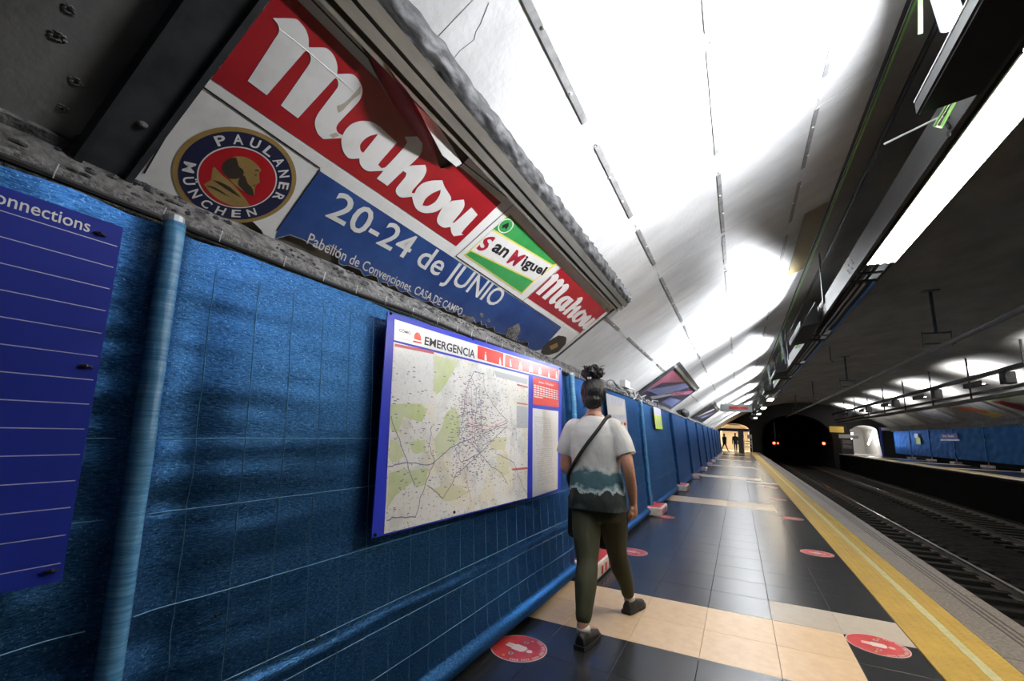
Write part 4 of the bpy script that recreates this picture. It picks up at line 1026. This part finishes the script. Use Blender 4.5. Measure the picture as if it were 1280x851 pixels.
# pipe over the tracks with trapeze hangers
pp = thing('overhead_pipe', 'long thin dark pipe on trapeze hangers over the tracks', 'pipe', (4.4, 0, 3.66))
MB().tube([(4.4, -1, 3.66), (4.4, 53.5, 3.66)], .05, 8).build('pipe', M['tray'], pp)
mb = MB().tube([(4.4, -1, 3.61), (4.4, 53.5, 3.61)], .02, 6).build('wire', M['cable'], pp)
for y in (13.9, 24, 34, 44):
    mb = MB(); x = 4.35; zt = vz(x)
    mb.box((x, y, (zt+3.98)/2), (.06, .06, zt-3.98)); mb.box((x, y, 3.98), (.56, .06, .04)); mb.box((x+.05, y, 3.72), (.56, .06, .04))
    mb.box((x-.26, y, 3.85), (.02, .02, .38)); mb.box((x+.27, y, 3.85), (.02, .02, .38)); mb.box((x, y, zt-.02), (.34, .2, .03))
    mb.build('trapeze_hanger', M['darkpost'], pp)
for i, (x, y, z) in enumerate(((2.4, 30, 4.0), (2.6, 38, 4.05), (3.2, 20, 4.3))):
    tag(MB().tube([(x, y, vz(x)), (x, y, z), (x+.08, y, z-.05)], .02, 6).build('hook', M['darkpost']), ['small dark hook hanging from the vault left of the pipe', 'farther dark hook hanging from the vault left of the pipe', 'dark hook hanging from the vault nearest the luminaire'][i], 'hook')

# ------------------------------------------------------------------ opposite side
ot = thing('cable_tray', 'pair of dark parallel beams with black boxes above the opposite platform', 'tray', (8.4, 0, 3.5))
for z, x, h in ((3.98, 8.2, .14), (3.42, 8.4, .1), (3.2, 8.5, .14)):
    MB().box((x, 26, z), (.14, 54, h)).build('beam', M['black'], ot)
for k in range(12):
    y = 12+k*4; MB().box((8.3, y, (3.2+vz(8.3))/2), (.05, .05, vz(8.3)-3.2)).build('hanger_bar', M['black'], ot)
for k in range(7):
    y = 21+k*6.2; MB().bbox((8.25, y, 3.7), (.3, .4, .42), .03).build('black_box', M['black'], ot)
for i, y in enumerate((19, 25.5, 32, 38.5, 45, 51)):
    t = thing('floodlight', '%s floodlight over the opposite platform, washing the vault' % ordn[i], 'light', (9.0, y, 3.9))
    mb = MB(); mb.box((9.0, y, 3.86), (.22, 1.7, .02)); mb.box((8.9, y, 3.95), (.02, 1.7, .18)); mb.build('housing', M['black'], t)
    MB().tube([(9.0, y-.8, 3.9), (9.0, y+.8, 3.9)], .018, 8).build('lamp_tube', M['coolglow'], t)
    area('floodlight_lamp', (9.02, y, 3.93), (.45, 0, .9), .12, 1.5, 300, (.93, .96, 1), 160)
ordo = ['first', 'second', 'third', 'fourth', 'fifth', 'sixth', 'seventh', 'eighth', 'ninth']
OF = Plane((12.4, 0, 0), (0, -1, 0), (0, 0, 1))
JR = [14+4.2*k for k in range(10)]
for i in range(9):
    y0, y1 = JR[i], JR[i+1]
    t = thing('netted_fence', '%s blue netted fence panel on the opposite platform, from the right' % ordo[i], 'fence', (12.4, y0, ZP), 'blue netted fence panels on the opposite platform')
    def fn(a, b):
        y = y0+(y1-y0)*a; zt = 2.52+.03*noise.noise((y*1.2, 0, 8)); z = .62+(zt-.62)*b
        q = min(abs(y-y0), abs(y-y1)); return (12.4-.03*math.exp(-(q/.05)**2)-.03*noise.noise((y*1.5, z*3, 2)), y, z)
    MB().grid(fn, 40, 24).build('net', M['net'], t, True)
    MB().tube([(12.4, y0, ZP), (12.4, y0, 2.58)], .025, 8).build('post', M['galv'], t)
    mb = MB(); mb.bbox((12.35, y0, ZP+.075), (.4, .7, .13), .02); f = thing('plastic_block', '%s scuffed white barrier foot under the opposite fence, from the right' % ordo[i], 'block', (12.35, y0, ZP), 'barrier feet under the opposite fence')
    o = mb.build('block', M['blockwhite'], f); MB().box((12.35, y0, ZP+.142), (.25, .5, .01)).build('red_pad', M['blockred'], f)
mb = MB(); mb.grid(lambda a, b: (12.75-.35*b+.1*noise.noise((a*80, b*4, 0)), 12+42*a, 2.5+.42*b+.06*noise.noise((a*120, b*5, 3))), 200, 5)
tag(mb.build('trim_3', M['plaster'], smooth=True), 'broken dark ledge above the opposite fence', kind='structure')
st = thing('station_sign', 'small blue station name sign with white letters on the opposite fence', 'sign', (12.33, 39.6, 2.0))
MB().box((12.33, 39.6, 2.06), (.03, 2.6, .34)).build('blue_plate', M['litbluesign'], st)
MB().box((12.33, 39.6, 1.80), (.03, 3.0, .10)).build('white_plate', M['white'], st)
OS = Plane((12.31, 0, 0), (0, -1, 0), (0, 0, 1), flip=False)
mb = MB()                                           # two words too blurred to read: strokes of letter height
for k in range(11):
    if k == 4: continue
    hh = .2 if k in (0, 5) else .13
    mb.box((12.31, 40.55-.17*k, 1.98+hh/2), (.012, .12, hh))
tag(mb.build('lettering', M['white'], st), kind='stuff')
nt_ = thing('poster', 'lilac and lime notice on the opposite fence, left of the station sign', 'poster', (12.33, 46, 2))
MB().box((12.33, 45.5, 1.72), (.03, .9, .5)).build('lime_sheet', M['limesign'], nt_); MB().box((12.33, 45.8, 2.12), (.03, .8, .3)).build('lilac_sheet', M['lilac'], nt_)
# posters on the opposite vault
def ovp(y0, y1, x0, x1, lab, bg, shapes):
    t = thing('billboard', lab, 'billboard', (x0, y0, vz(x0)))
    def P(a, b, o):
        x = x0+(x1-x0)*b; return Vector((x, y0+(y1-y0)*a, vz(x)))+vn(x)*o
    mb = MB(); mb.grid(lambda a, b: P(a, b, .05), 4, 8); mb.build('sheet', bg, t)
    for l, mt in shapes:
        v, f = fill_mesh([l]); mb = MB(); mb.add([P(a, b, .065) for a, b in v], f); mb.build('printed_shape', mt, t)
    return t
orange = mat('faded orange print', (.55, .16, .04), .5); yel = mat('faded yellow print', (.6, .45, .1), .5); greyp = mat('torn grey poster', (.2, .2, .21), .5, col2=(.38, .38, .39), nscale=(2, 3, 2))
ovp(31.2, 36.5, 12.55, 11.0, 'torn grey poster with orange and yellow scrawl on the opposite vault', greyp, [(catmull([(.2, .35), (.4, .75), (.6, .8), (.8, .6), (.6, .55), (.4, .35)], 4), orange), (catmull([(.1, .2), (.25, .5), (.35, .3), (.5, .5), (.4, .15)], 3), yel), (catmull([(.45, .78), (.7, .9), (.85, .75), (.7, .82)], 3), yel)])
ovp(25.4, 30.6, 12.55, 10.8, 'pale green and red billboard on the opposite vault at the right edge', mat('pale poster', (.42, .45, .38), .45), [([(0, .75), (1, .75), (1, .95), (0, .95)], mat('lime print', (.5, .6, .25), .4)), ([(.55, .0), (.75, .0), (.98, .72), (.8, .72)], M['signred']), ([(0, .2), (.5, .2), (.5, .6), (0, .6)], pk)])
ovp(37.5, 42.5, 12.55, 11.2, 'blank grey torn billboard on the opposite vault', greyp, [([(.3, .2), (.35, .2), (.8, .8), (.75, .8)], M['signwhite'])])
ovp(43.5, 49, 12.55, 11.2, 'farther cream blank billboard on the opposite vault', mat('cream poster', (.38, .36, .28), .5), [([(.3, .2), (.36, .2), (.7, .85), (.65, .85)], M['signwhite'])])
# far signs and signals
hs = thing('hanging_sign', 'white station sign box with a red line, hung over the far platform', 'sign', (-.05, 24, 2.75))
MB().bbox((-.05, 24, 2.72), (1.36, .2, .36), .02).build('box', M['whiteplastic'], hs)
MB().box((.05, 23.895, 2.72), (.8, .01, .14)).build('red_line', M['notered'], hs)
for x in (-.5, .4): MB().tube([(x, 24, 2.9), (x, 24, vz(x))], .015, 6).build('hanger', M['tray'], hs)
sg = thing('railway_signal', 'red signal lights just inside the tunnel mouth', 'signal', (3.4, 55, .9))
MB().box((3.4, 55.1, 2.1), (.1, .1, 2.6)).build('mast', M['black'], sg); MB().bbox((3.45, 55, 1.02), (.8, .12, .4), .03).build('head', M['black'], sg)
for x, r in ((3.25, .12), (3.6, .07)): MB().ball((x, 54.93, 1.02), (r, .03, r), 10, 6).build('lens', M['redlamp'], sg)
s2 = thing('railway_signal', 'single red signal at the right of the tunnel mouth', 'signal', (7.5, 54.6, 1.1))
MB().box((7.85, 54.7, 1.2), (.7, .1, .1)).build('arm', M['black'], s2); MB().bbox((7.5, 54.6, 1.2), (.4, .12, .5), .03).build('head', M['black'], s2); MB().ball((7.5, 54.52, 1.2), (.13, .04, .13), 10, 6).build('lens', M['redlamp'], s2)
gt = thing('barrier_gate', 'white metal barrier with a small notice at the far platform end', 'gate', (.75, 50.5, 0))
for x in (.42, 1.12): MB().box((x, 50.5, .7), (.06, .06, 1.4)).build('post', M['whiteplastic'], gt)
for z in (.55, .85, 1.1): MB().box((.77, 50.5, z), (.7, .05, .09)).build('rail', M['whiteplastic'], gt)
MB().box((.95, 50.46, 1.55), (.4, .03, .42)).build('notice', M['white'], gt)
MB().box((.2, 51.5, 1.1), (.5, .5, 2.2)).build('dark_cabinet', M['darkpost']); tag(bpy.data.objects['dark_cabinet'], 'dark cabinet standing beside the far passage', 'cabinet')
yg = thing('hanging_sign', 'yellow sign at the far end of the opposite platform', 'sign', (8.3, 52, 2.5))
MB().bbox((8.25, 52, 2.55), (1.1, .1, .55), .02).build('plate', M['yellowsign'], yg); MB().tube([(8.25, 52, 2.8), (8.25, 52, 3.125)], .03, 6).build('hanger', M['black'], yg)
wg = thing('hanging_sign', 'grey white sign under the yellow one at the far end opposite', 'sign', (9.1, 52.5, 2)); MB().bbox((9.2, 52.5, 1.95), (1.5, .1, .35), .02).build('plate', M['creamwall2'], wg); MB().tube([(9.2, 52.5, 2.1), (9.2, 52.5, vz(9.2))], .02, 6).build('hanger', M['black'], wg)
kc = thing('platform_cabinet', 'dark cabinet with two shelves at the far end of the opposite platform', 'cabinet', (9.2, 53, ZP))
MB().box((9.15, 53.2, 1.0), (.9, .4, 1.4)).build('body', M['darkpost'], kc)
for z in (1.45, 1.0): MB().box((9.15, 52.99, z), (.7, .02, .35)).build('panel', M['dullpanel'], kc)

# ------------------------------------------------------------------ people
def remeshed(name, mb, voxel, mt, parent, smooth_it=2):
    me = mb.mesh(name, mt); o = bpy.data.objects.new(name, me); COL.objects.link(o)
    r = o.modifiers.new('r', 'REMESH'); r.mode = 'VOXEL'; r.voxel_size = voxel; r.use_smooth_shade = True
    s = o.modifiers.new('s', 'SMOOTH'); s.factor = .5; s.iterations = smooth_it
    dg = bpy.context.evaluated_depsgraph_get(); dg.update()
    ev = bpy.data.meshes.new_from_object(o.evaluated_get(dg)); ev.name = name
    bpy.data.objects.remove(o)
    if not ev.materials: ev.materials.append(mt)
    ev.polygons.foreach_set('use_smooth', [True]*len(ev.polygons))
    return link(name, ev, parent)
def sect(mb, secs, n=20):                          # stacked horizontal ellipses: (z, cx, cy, rx, ry)
    k = len(mb.v)
    for z, cx, cy, rx, ry in secs:
        for j in range(n):
            t = 2*math.pi*j/n; c, s = math.cos(t), math.sin(t)
            mb.v.append((cx+rx*math.copysign(abs(c)**.85, c), cy+ry*math.copysign(abs(s)**.85, s), z))
    for i in range(len(secs)-1):
        for j in range(n): mb.f.append([k+i*n+j, k+i*n+(j+1) % n, k+(i+1)*n+(j+1) % n, k+(i+1)*n+j])
    mb.f.append([k+j for j in range(n)][::-1]); mb.f.append([k+(len(secs)-1)*n+j for j in range(n)])
def limb(mb, pts, n=14, endball=True):                           # (x, y, z, r)
    P = [Vector(p[:3]) for p in pts]; rr = [p[3] for p in pts]; out = []; ro = []
    for i in range(len(P)-1):
        p0 = P[max(i-1, 0)]; p3 = P[min(i+2, len(P)-1)]
        for k in range(5):
            t = k/5; a = P[i]; b = P[i+1]; t1 = (b-p0)/2; t2 = (p3-a)/2
            out.append(a*(2*t**3-3*t**2+1)+t1*(t**3-2*t**2+t)+b*(-2*t**3+3*t**2)+t2*(t**3-t**2)); ro.append(rr[i]*(1-t)+rr[i+1]*t)
    out.append(P[-1]); ro.append(rr[-1]); mb.tube(out, ro, n)
    mb.ball(out[0], ro[0], 12, 8)
    if endball: mb.ball(out[-1], ro[-1], 12, 8)

wm = thing('person', 'woman walking away in white and teal t-shirt and olive leggings, hair in bun', 'person', (-.92, 3.3, 0))
body = MB()
sect(body, [(.70, -.925, 3.35, .13, .10), (.80, -.922, 3.35, .175, .125), (.88, -.925, 3.35, .17, .12), (1.02, -.95, 3.35, .135, .095), (1.18, -.955, 3.35, .15, .105), (1.29, -.96, 3.35, .165, .1), (1.36, -.965, 3.35, .15, .085), (1.41, -.968, 3.355, .085, .065), (1.45, -.97, 3.36, .052, .055), (1.52, -.973, 3.375, .05, .054)])
body.ball((-.978, 3.385, 1.585), (.074, .092, .112), 24, 18)
body.ball((-.975, 3.42, 1.535), (.05, .062, .062), 16, 12)                       # jaw
body.ball((-.985, 3.476, 1.578), (.013, .02, .022), 10, 8)                        # nose
body.ball((-.983, 3.472, 1.54), (.022, .012, .008), 10, 6); body.ball((-.983, 3.47, 1.53), (.02, .012, .008), 10, 6)
for s in (-1, 1):
    body.ball((-.976+s*.074, 3.375, 1.575), (.012, .022, .032), 10, 8)            # ears
    body.ball((-.983+s*.03, 3.462, 1.603), (.016, .012, .01), 10, 6)
# legs: left trails, right leads
LHIP, LKN, LAN = (-1.015, 3.33, .78), (-.955, 3.17, .45), (-.925, 2.985, .10)
RHIP, RKN, RAN = (-.835, 3.37, .78), (-.838, 3.52, .45), (-.795, 3.70, .105)
legL = [(*LHIP, .098), (-.99, 3.26, .62, .09), (*LKN, .062), (-.94, 3.09, .33, .063), (-.93, 3.03, .21, .045), (*LAN, .036)]
legR = [(*RHIP, .098), (-.84, 3.45, .62, .088), (*RKN, .061), (-.82, 3.58, .33, .062), (-.80, 3.655, .21, .043), (*RAN, .036)]
limb(body, legL); limb(body, legR)
limb(body, [(-.925, 2.985, .1, .034), (-.918, 3.05, .05, .034), (-.903, 3.15, .035, .03)]); limb(body, [(-.795, 3.7, .1, .034), (-.782, 3.77, .055, .034), (-.752, 3.86, .035, .03)])
# arms
limb(body, [(-.80, 3.35, 1.335, .058), (-.745, 3.33, 1.2, .05), (-.703, 3.30, 1.065, .041), (-.695, 3.35, .94, .037), (-.692, 3.40, .83, .026)])
limb(body, [(-1.125, 3.35, 1.335, .058), (-1.165, 3.35, 1.2, .05), (-1.185, 3.37, 1.03, .042), (-1.13, 3.47, 1.03, .036), (-1.06, 3.60, 1.08, .026)])
def hand(mb, wrist, dirv, palm_n, side, curl):
    d = Vector(dirv).normalized(); nrm = Vector(palm_n); nrm = (nrm-d*nrm.dot(d)).normalized(); s = d.cross(nrm)*side; W = Vector(wrist)
    limb(mb, [tuple(W)+(.024,), tuple(W+d*.045)+(.027,), tuple(W+d*.085)+(.026,)], 10)
    for i, (off, ln) in enumerate(((.033, .070), (.011, .080), (-.011, .074), (-.031, .058))):
        b = W+d*.075+s*off; mb.ball(b, .0135, 8, 6)
        p = [b]; dd = d.copy()
        for k, f in enumerate((.42, .33, .25)):
            dd = (dd*math.cos(curl*(.5+.4*k))+nrm*math.sin(curl*(.5+.4*k))).normalized(); p.append(p[-1]+dd*ln*f)
        mb.tube(p, [.0105, .0098, .009, .0075], 8); mb.ball(p[-1], .0078, 8, 6)
    b = W+d*.03+s*.024; mb.tube([b, b+s*.018+d*.028+nrm*.012, b+s*.02+d*.056+nrm*.022, b+s*.012+d*.075+nrm*.028], [.0145, .0125, .0105, .008], 8)
hand(body, (-.692, 3.40, .825), (.0, .22, -1), (-1, .3, 0), -1, .62)
hand(body, (-1.06, 3.605, 1.08), (.35, .85, .3), (.3, .1, 1), 1, .8)
bo = remeshed('body', body, .0055, M['skin'], wm, 3)
# t-shirt
sh = MB()
sect(sh, [(.765, -.932, 3.345, .208, .172), (.84, -.935, 3.345, .204, .168), (.95, -.945, 3.348, .192, .148), (1.05, -.952, 3.35, .183, .13), (1.17, -.957, 3.35, .186, .128), (1.28, -.962, 3.35, .188, .122), (1.345, -.966, 3.35, .165, .105), (1.395, -.968, 3.352, .105, .085), (1.425, -.97, 3.358, .066, .066)], 28)
limb(sh, [(-.815, 3.35, 1.325, .077), (-.768, 3.34, 1.25, .076), (-.728, 3.328, 1.15, .075)], 16, False)
limb(sh, [(-1.115, 3.35, 1.325, .077), (-1.155, 3.35, 1.24, .075), (-1.195, 3.355, 1.13, .073)], 16, False)
RS = random.Random(4)
shirt = remeshed('t_shirt', sh, .0075, M['shirt'], wm, 3)
for v_ in shirt.data.vertices:                     # soft folds
    c = v_.co; d = noise.noise((c.x*9, c.y*9, c.z*5))*.008+noise.noise((c.x*16+c.z*9, c.y*14, c.z*6))*.005
    d *= 1.4 if c.z < 1.2 else .8
    v_.co = c+v_.normal*d
shirt['label'] = 'short-sleeved t-shirt, pale grey above, teal wave band, dark hem'
sl = MB()
for c, dv, r in (((-.742, 3.329, 1.155), (.42, -.1, -1), .072), ):
    pass
# leggings
lg = MB()
def fat(l, e, cut): return [(x, y, z, r+e) for x, y, z, r in l][:cut]
limb(lg, fat(legL, .010, 5)+[(-.927, 3.005, .165, .050)], 18); limb(lg, fat(legR, .010, 5)+[(-.797, 3.685, .145, .049)], 18)
sect(lg, [(.69, -.925, 3.35, .155, .105), (.78, -.922, 3.345, .193, .138), (.88, -.927, 3.345, .182, .128), (.96, -.94, 3.35, .16, .11)], 22)
lg.ball((-1.0, 3.285, .775), (.092, .07, .085)); lg.ball((-.85, 3.285, .775), (.092, .07, .085))
lgo = remeshed('leggings', lg, .008, M['legging'], wm, 5)
# shoes and socks
def shoe(heel, toe, nm, lift=0.):
    h = Vector(heel); t = Vector(toe); d = (t-h); L = d.length; d.normalize(); sd = Vector((d.y, -d.x, 0)).normalized(); up = sd.cross(d)
    if up.z < 0: up = -up
    up_m = MB(); k = 0; st = []
    prof = [(-.00, .032, .055, .028), (.12, .038, .075, .03), (.25, .040, .078, .03), (.4, .041, .062, .03), (.6, .045, .048, .03), (.8, .044, .038, .028), (.95, .032, .028, .024), (1.0, .014, .02, .02)]
    n = 14
    for a, wd, ht, lo in prof:
        for j in range(n):
            th = 2*math.pi*j/n; z = math.sin(th); zz = ht*(z if z > 0 else 0)+.022*(z if z < 0 else 0)
            up_m.v.append(tuple(h+d*(L*a)+sd*(wd*math.cos(th))+up*(.024+zz)))
    for i in range(len(prof)-1):
        for j in range(n): up_m.f.append([i*n+j, i*n+(j+1) % n, (i+1)*n+(j+1) % n, (i+1)*n+j])
    up_m.f.append(list(range(n))); up_m.f.append([(len(prof)-1)*n+j for j in range(n)])
    u_ = remeshed('shoe', up_m, .006, M['shoe'], wm, 3)
    so = MB(); m_ = len(prof)
    for zz in (.0, .024):
        for sgn in (1, -1):
            for a, wd, ht, lo in (prof if sgn > 0 else prof[::-1]): so.v.append(tuple(h+d*(L*a+(-.008 if a == 0 else .004))+sd*(sgn*(wd+.004))+up*zz))
    q = 2*m_
    so.f = [list(range(q)), list(range(q, 2*q))]+[[i, (i+1) % q, q+(i+1) % q, q+i] for i in range(q)]
    so.build('sole', M['sole'], u_)
    return u_
shoe((-.928, 2.935, .002), (-.895, 3.19, .002), 'l'); shoe((-.803, 3.655, .004), (-.735, 3.905, .002), 'r')
for c, e in (((-.921, 3.0, .085), (-.926, 2.985, .125)), ((-.79, 3.71, .09), (-.795, 3.70, .128))):
    MB().tube([c, e], [.043, .040], 14).build('sock', M['sock'], wm, True)
# hair
hr = MB()
hr.ball((-.977, 3.362, 1.600), (.096, .105, .116), 24, 16)
hr.ball((-.975, 3.325, 1.54), (.078, .068, .07), 16, 10)
RH = random.Random(8)
BC = Vector((-.982, 3.335, 1.742))                  # messy bun of curls
for k in range(130):
    d0 = Vector((RH.gauss(0, 1), RH.gauss(0, 1), RH.gauss(0, 1)+.25)).normalized(); tg = d0.cross(Vector((RH.gauss(0, 1), RH.gauss(0, 1), RH.gauss(0, 1)))).normalized()
    r_ = RH.uniform(.045, .068); p = []
    for q in range(5):
        dd = (d0*math.cos(q*.33)+tg*math.sin(q*.33)); rr_ = r_*(1+.25*math.sin(q*1.2+k))
        p.append(BC+Vector((dd.x*rr_*1.12, dd.y*rr_, dd.z*rr_*.85)))
    hr.tube(p, [.006, .0085, .009, .008, .004], 6)
hr.ball((-.978, 3.335, 1.738), (.066, .058, .052), 14, 10)
ho = remeshed('hair', hr, .005, M['hair'], wm, 1)
for v_ in ho.data.vertices:
    c = v_.co; v_.co = c+v_.normal*(.006*noise.noise((c.x*60, c.y*60, c.z*25)))
fl_ = MB()
for k in range(60):
    a = RH.uniform(0, 6.28); top_ = RH.random() < .6
    if top_:
        c = Vector((-.978+.06*math.cos(a), 3.335+.05*math.sin(a), 1.745+RH.uniform(-.03, .05))); dv = Vector((math.cos(a), math.sin(a), RH.uniform(-.2, .9))).normalized()*RH.uniform(.02, .045)
    else:
        c = Vector((-.976+.06*math.cos(a), 3.33+.05*math.sin(a)*.6, 1.50+RH.uniform(0, .03))); dv = Vector((.3*math.cos(a), -.2, -1)).normalized()*RH.uniform(.02, .045)
    fl_.tube([c, c+dv*.6+Vector((.006, 0, .004)), c+dv], [.003, .0024, .0008], 4)
fl_.build('stray_curls', M['hair'], ho)
MB().bbox((-.985, 3.278, 1.70), (.03, .012, .018), .004).build('hair_clip', M['whiteplastic'], ho)
MB().tube([(-.97+.062*math.cos(t*math.pi/10), 3.36+.062*math.sin(t*math.pi/10), 1.437+.008*math.sin(t*math.pi/10)) for t in range(21)], .004, 6).build('necklace', M['rubber'], wm)
# bag worn across the body
bg = thing('shoulder_bag', 'black cloth bag at the left hip of the walking woman, strap across her back', 'bag', (-1.16, 3.47, .66))
mb = MB(); mb.bbox((-1.085, 3.47, .70), (.16, .28, .32), .035); mb.build('pouch', M['bag'], bg, True)
MB().bbox((-.93, 3.56, .55), (.12, .09, .2), .03).build('hanging_cloth', M['bag'], bg, True)
sp = [(-.86, 3.40, 1.425), (-.865, 3.31, 1.405), (-.90, 3.243, 1.33), (-.99, 3.208, 1.2), (-1.08, 3.225, 1.07), (-1.145, 3.30, .98), (-1.165, 3.40, .90), (-1.15, 3.46, .80)]
mb = MB(); V = [Vector(p) for p in sp]; pts = []
for i in range(len(V)-1):
    p0, p3 = V[max(i-1, 0)], V[min(i+2, len(V)-1)]
    for k in range(4):
        t = k/4; pts.append(V[i]*(2*t**3-3*t**2+1)+(V[i+1]-p0)/2*(t**3-2*t**2+t)+V[i+1]*(-2*t**3+3*t**2)+(p3-V[i])/2*(t**3-t**2))
pts.append(V[-1]); mb.tube(pts, [(.013, .013)]*len(pts), 8); mb.build('strap', M['bag'], bg, True)

def walker(x, y, lab, facing, stride, coat, hscale=1.0):
    t = thing('person', lab, 'person', (x, y, 0)); b = MB(); c, s = math.cos(facing), math.sin(facing)
    def W(px_, py_, pz_): return (x+px_*c-py_*s, y+px_*s+py_*c, pz_*hscale)
    for sd in (-1, 1):
        f = stride*sd
        limb(b, [(*W(.09*sd, 0, .85), .09), (*W(.09*sd, f*.5, .46), .062), (*W(.09*sd, f, .09), .045), (*W(.09*sd, f+.14, .05), .04)], 10)
        limb(b, [(*W(.19*sd, 0, 1.38), .058), (*W(.24*sd, -f*.3, 1.1), .048), (*W(.24*sd, -f*.5+.05, .84), .038), (*W(.24*sd, -f*.5+.08, .74), .035)], 10)
    sect(b, [(.80*hscale, x, y, .17, .12), (1.0*hscale, x, y, .16, .11), (1.25*hscale, x, y, .19, .13), (1.4*hscale, x, y, .17, .1), (1.47*hscale, x, y, .06, .06), (1.55*hscale, x, y, .055, .055)], 14)
    b.ball((x, y, 1.62*hscale), (.078, .095, .115), 12, 10)
    remeshed('body', b, .02, M['dkcloth'], t, 2)
    j = MB(); sect(j, [(.86*hscale, x, y, .19, .14), (1.05*hscale, x, y, .185, .135), (1.25*hscale, x, y, .215, .15), (1.4*hscale, x, y, .19, .12), (1.47*hscale, x, y, .08, .08)], 14)
    remeshed('jacket', j, .02, coat, t, 2)
    h = MB(); h.ball((x, y, 1.66*hscale), (.085, .1, .1), 10, 8); h.build('hair', M['hair'], t, True)
    return t
walker(-1.28, 50, 'distant person in a dark green jacket striding sideways at the far platform end', -1.2, .3, M['tealcloth'])
walker(-.3, 49, 'distant person in dark clothes walking at the far platform end', .15, .16, M['dkcloth'], 1.05)
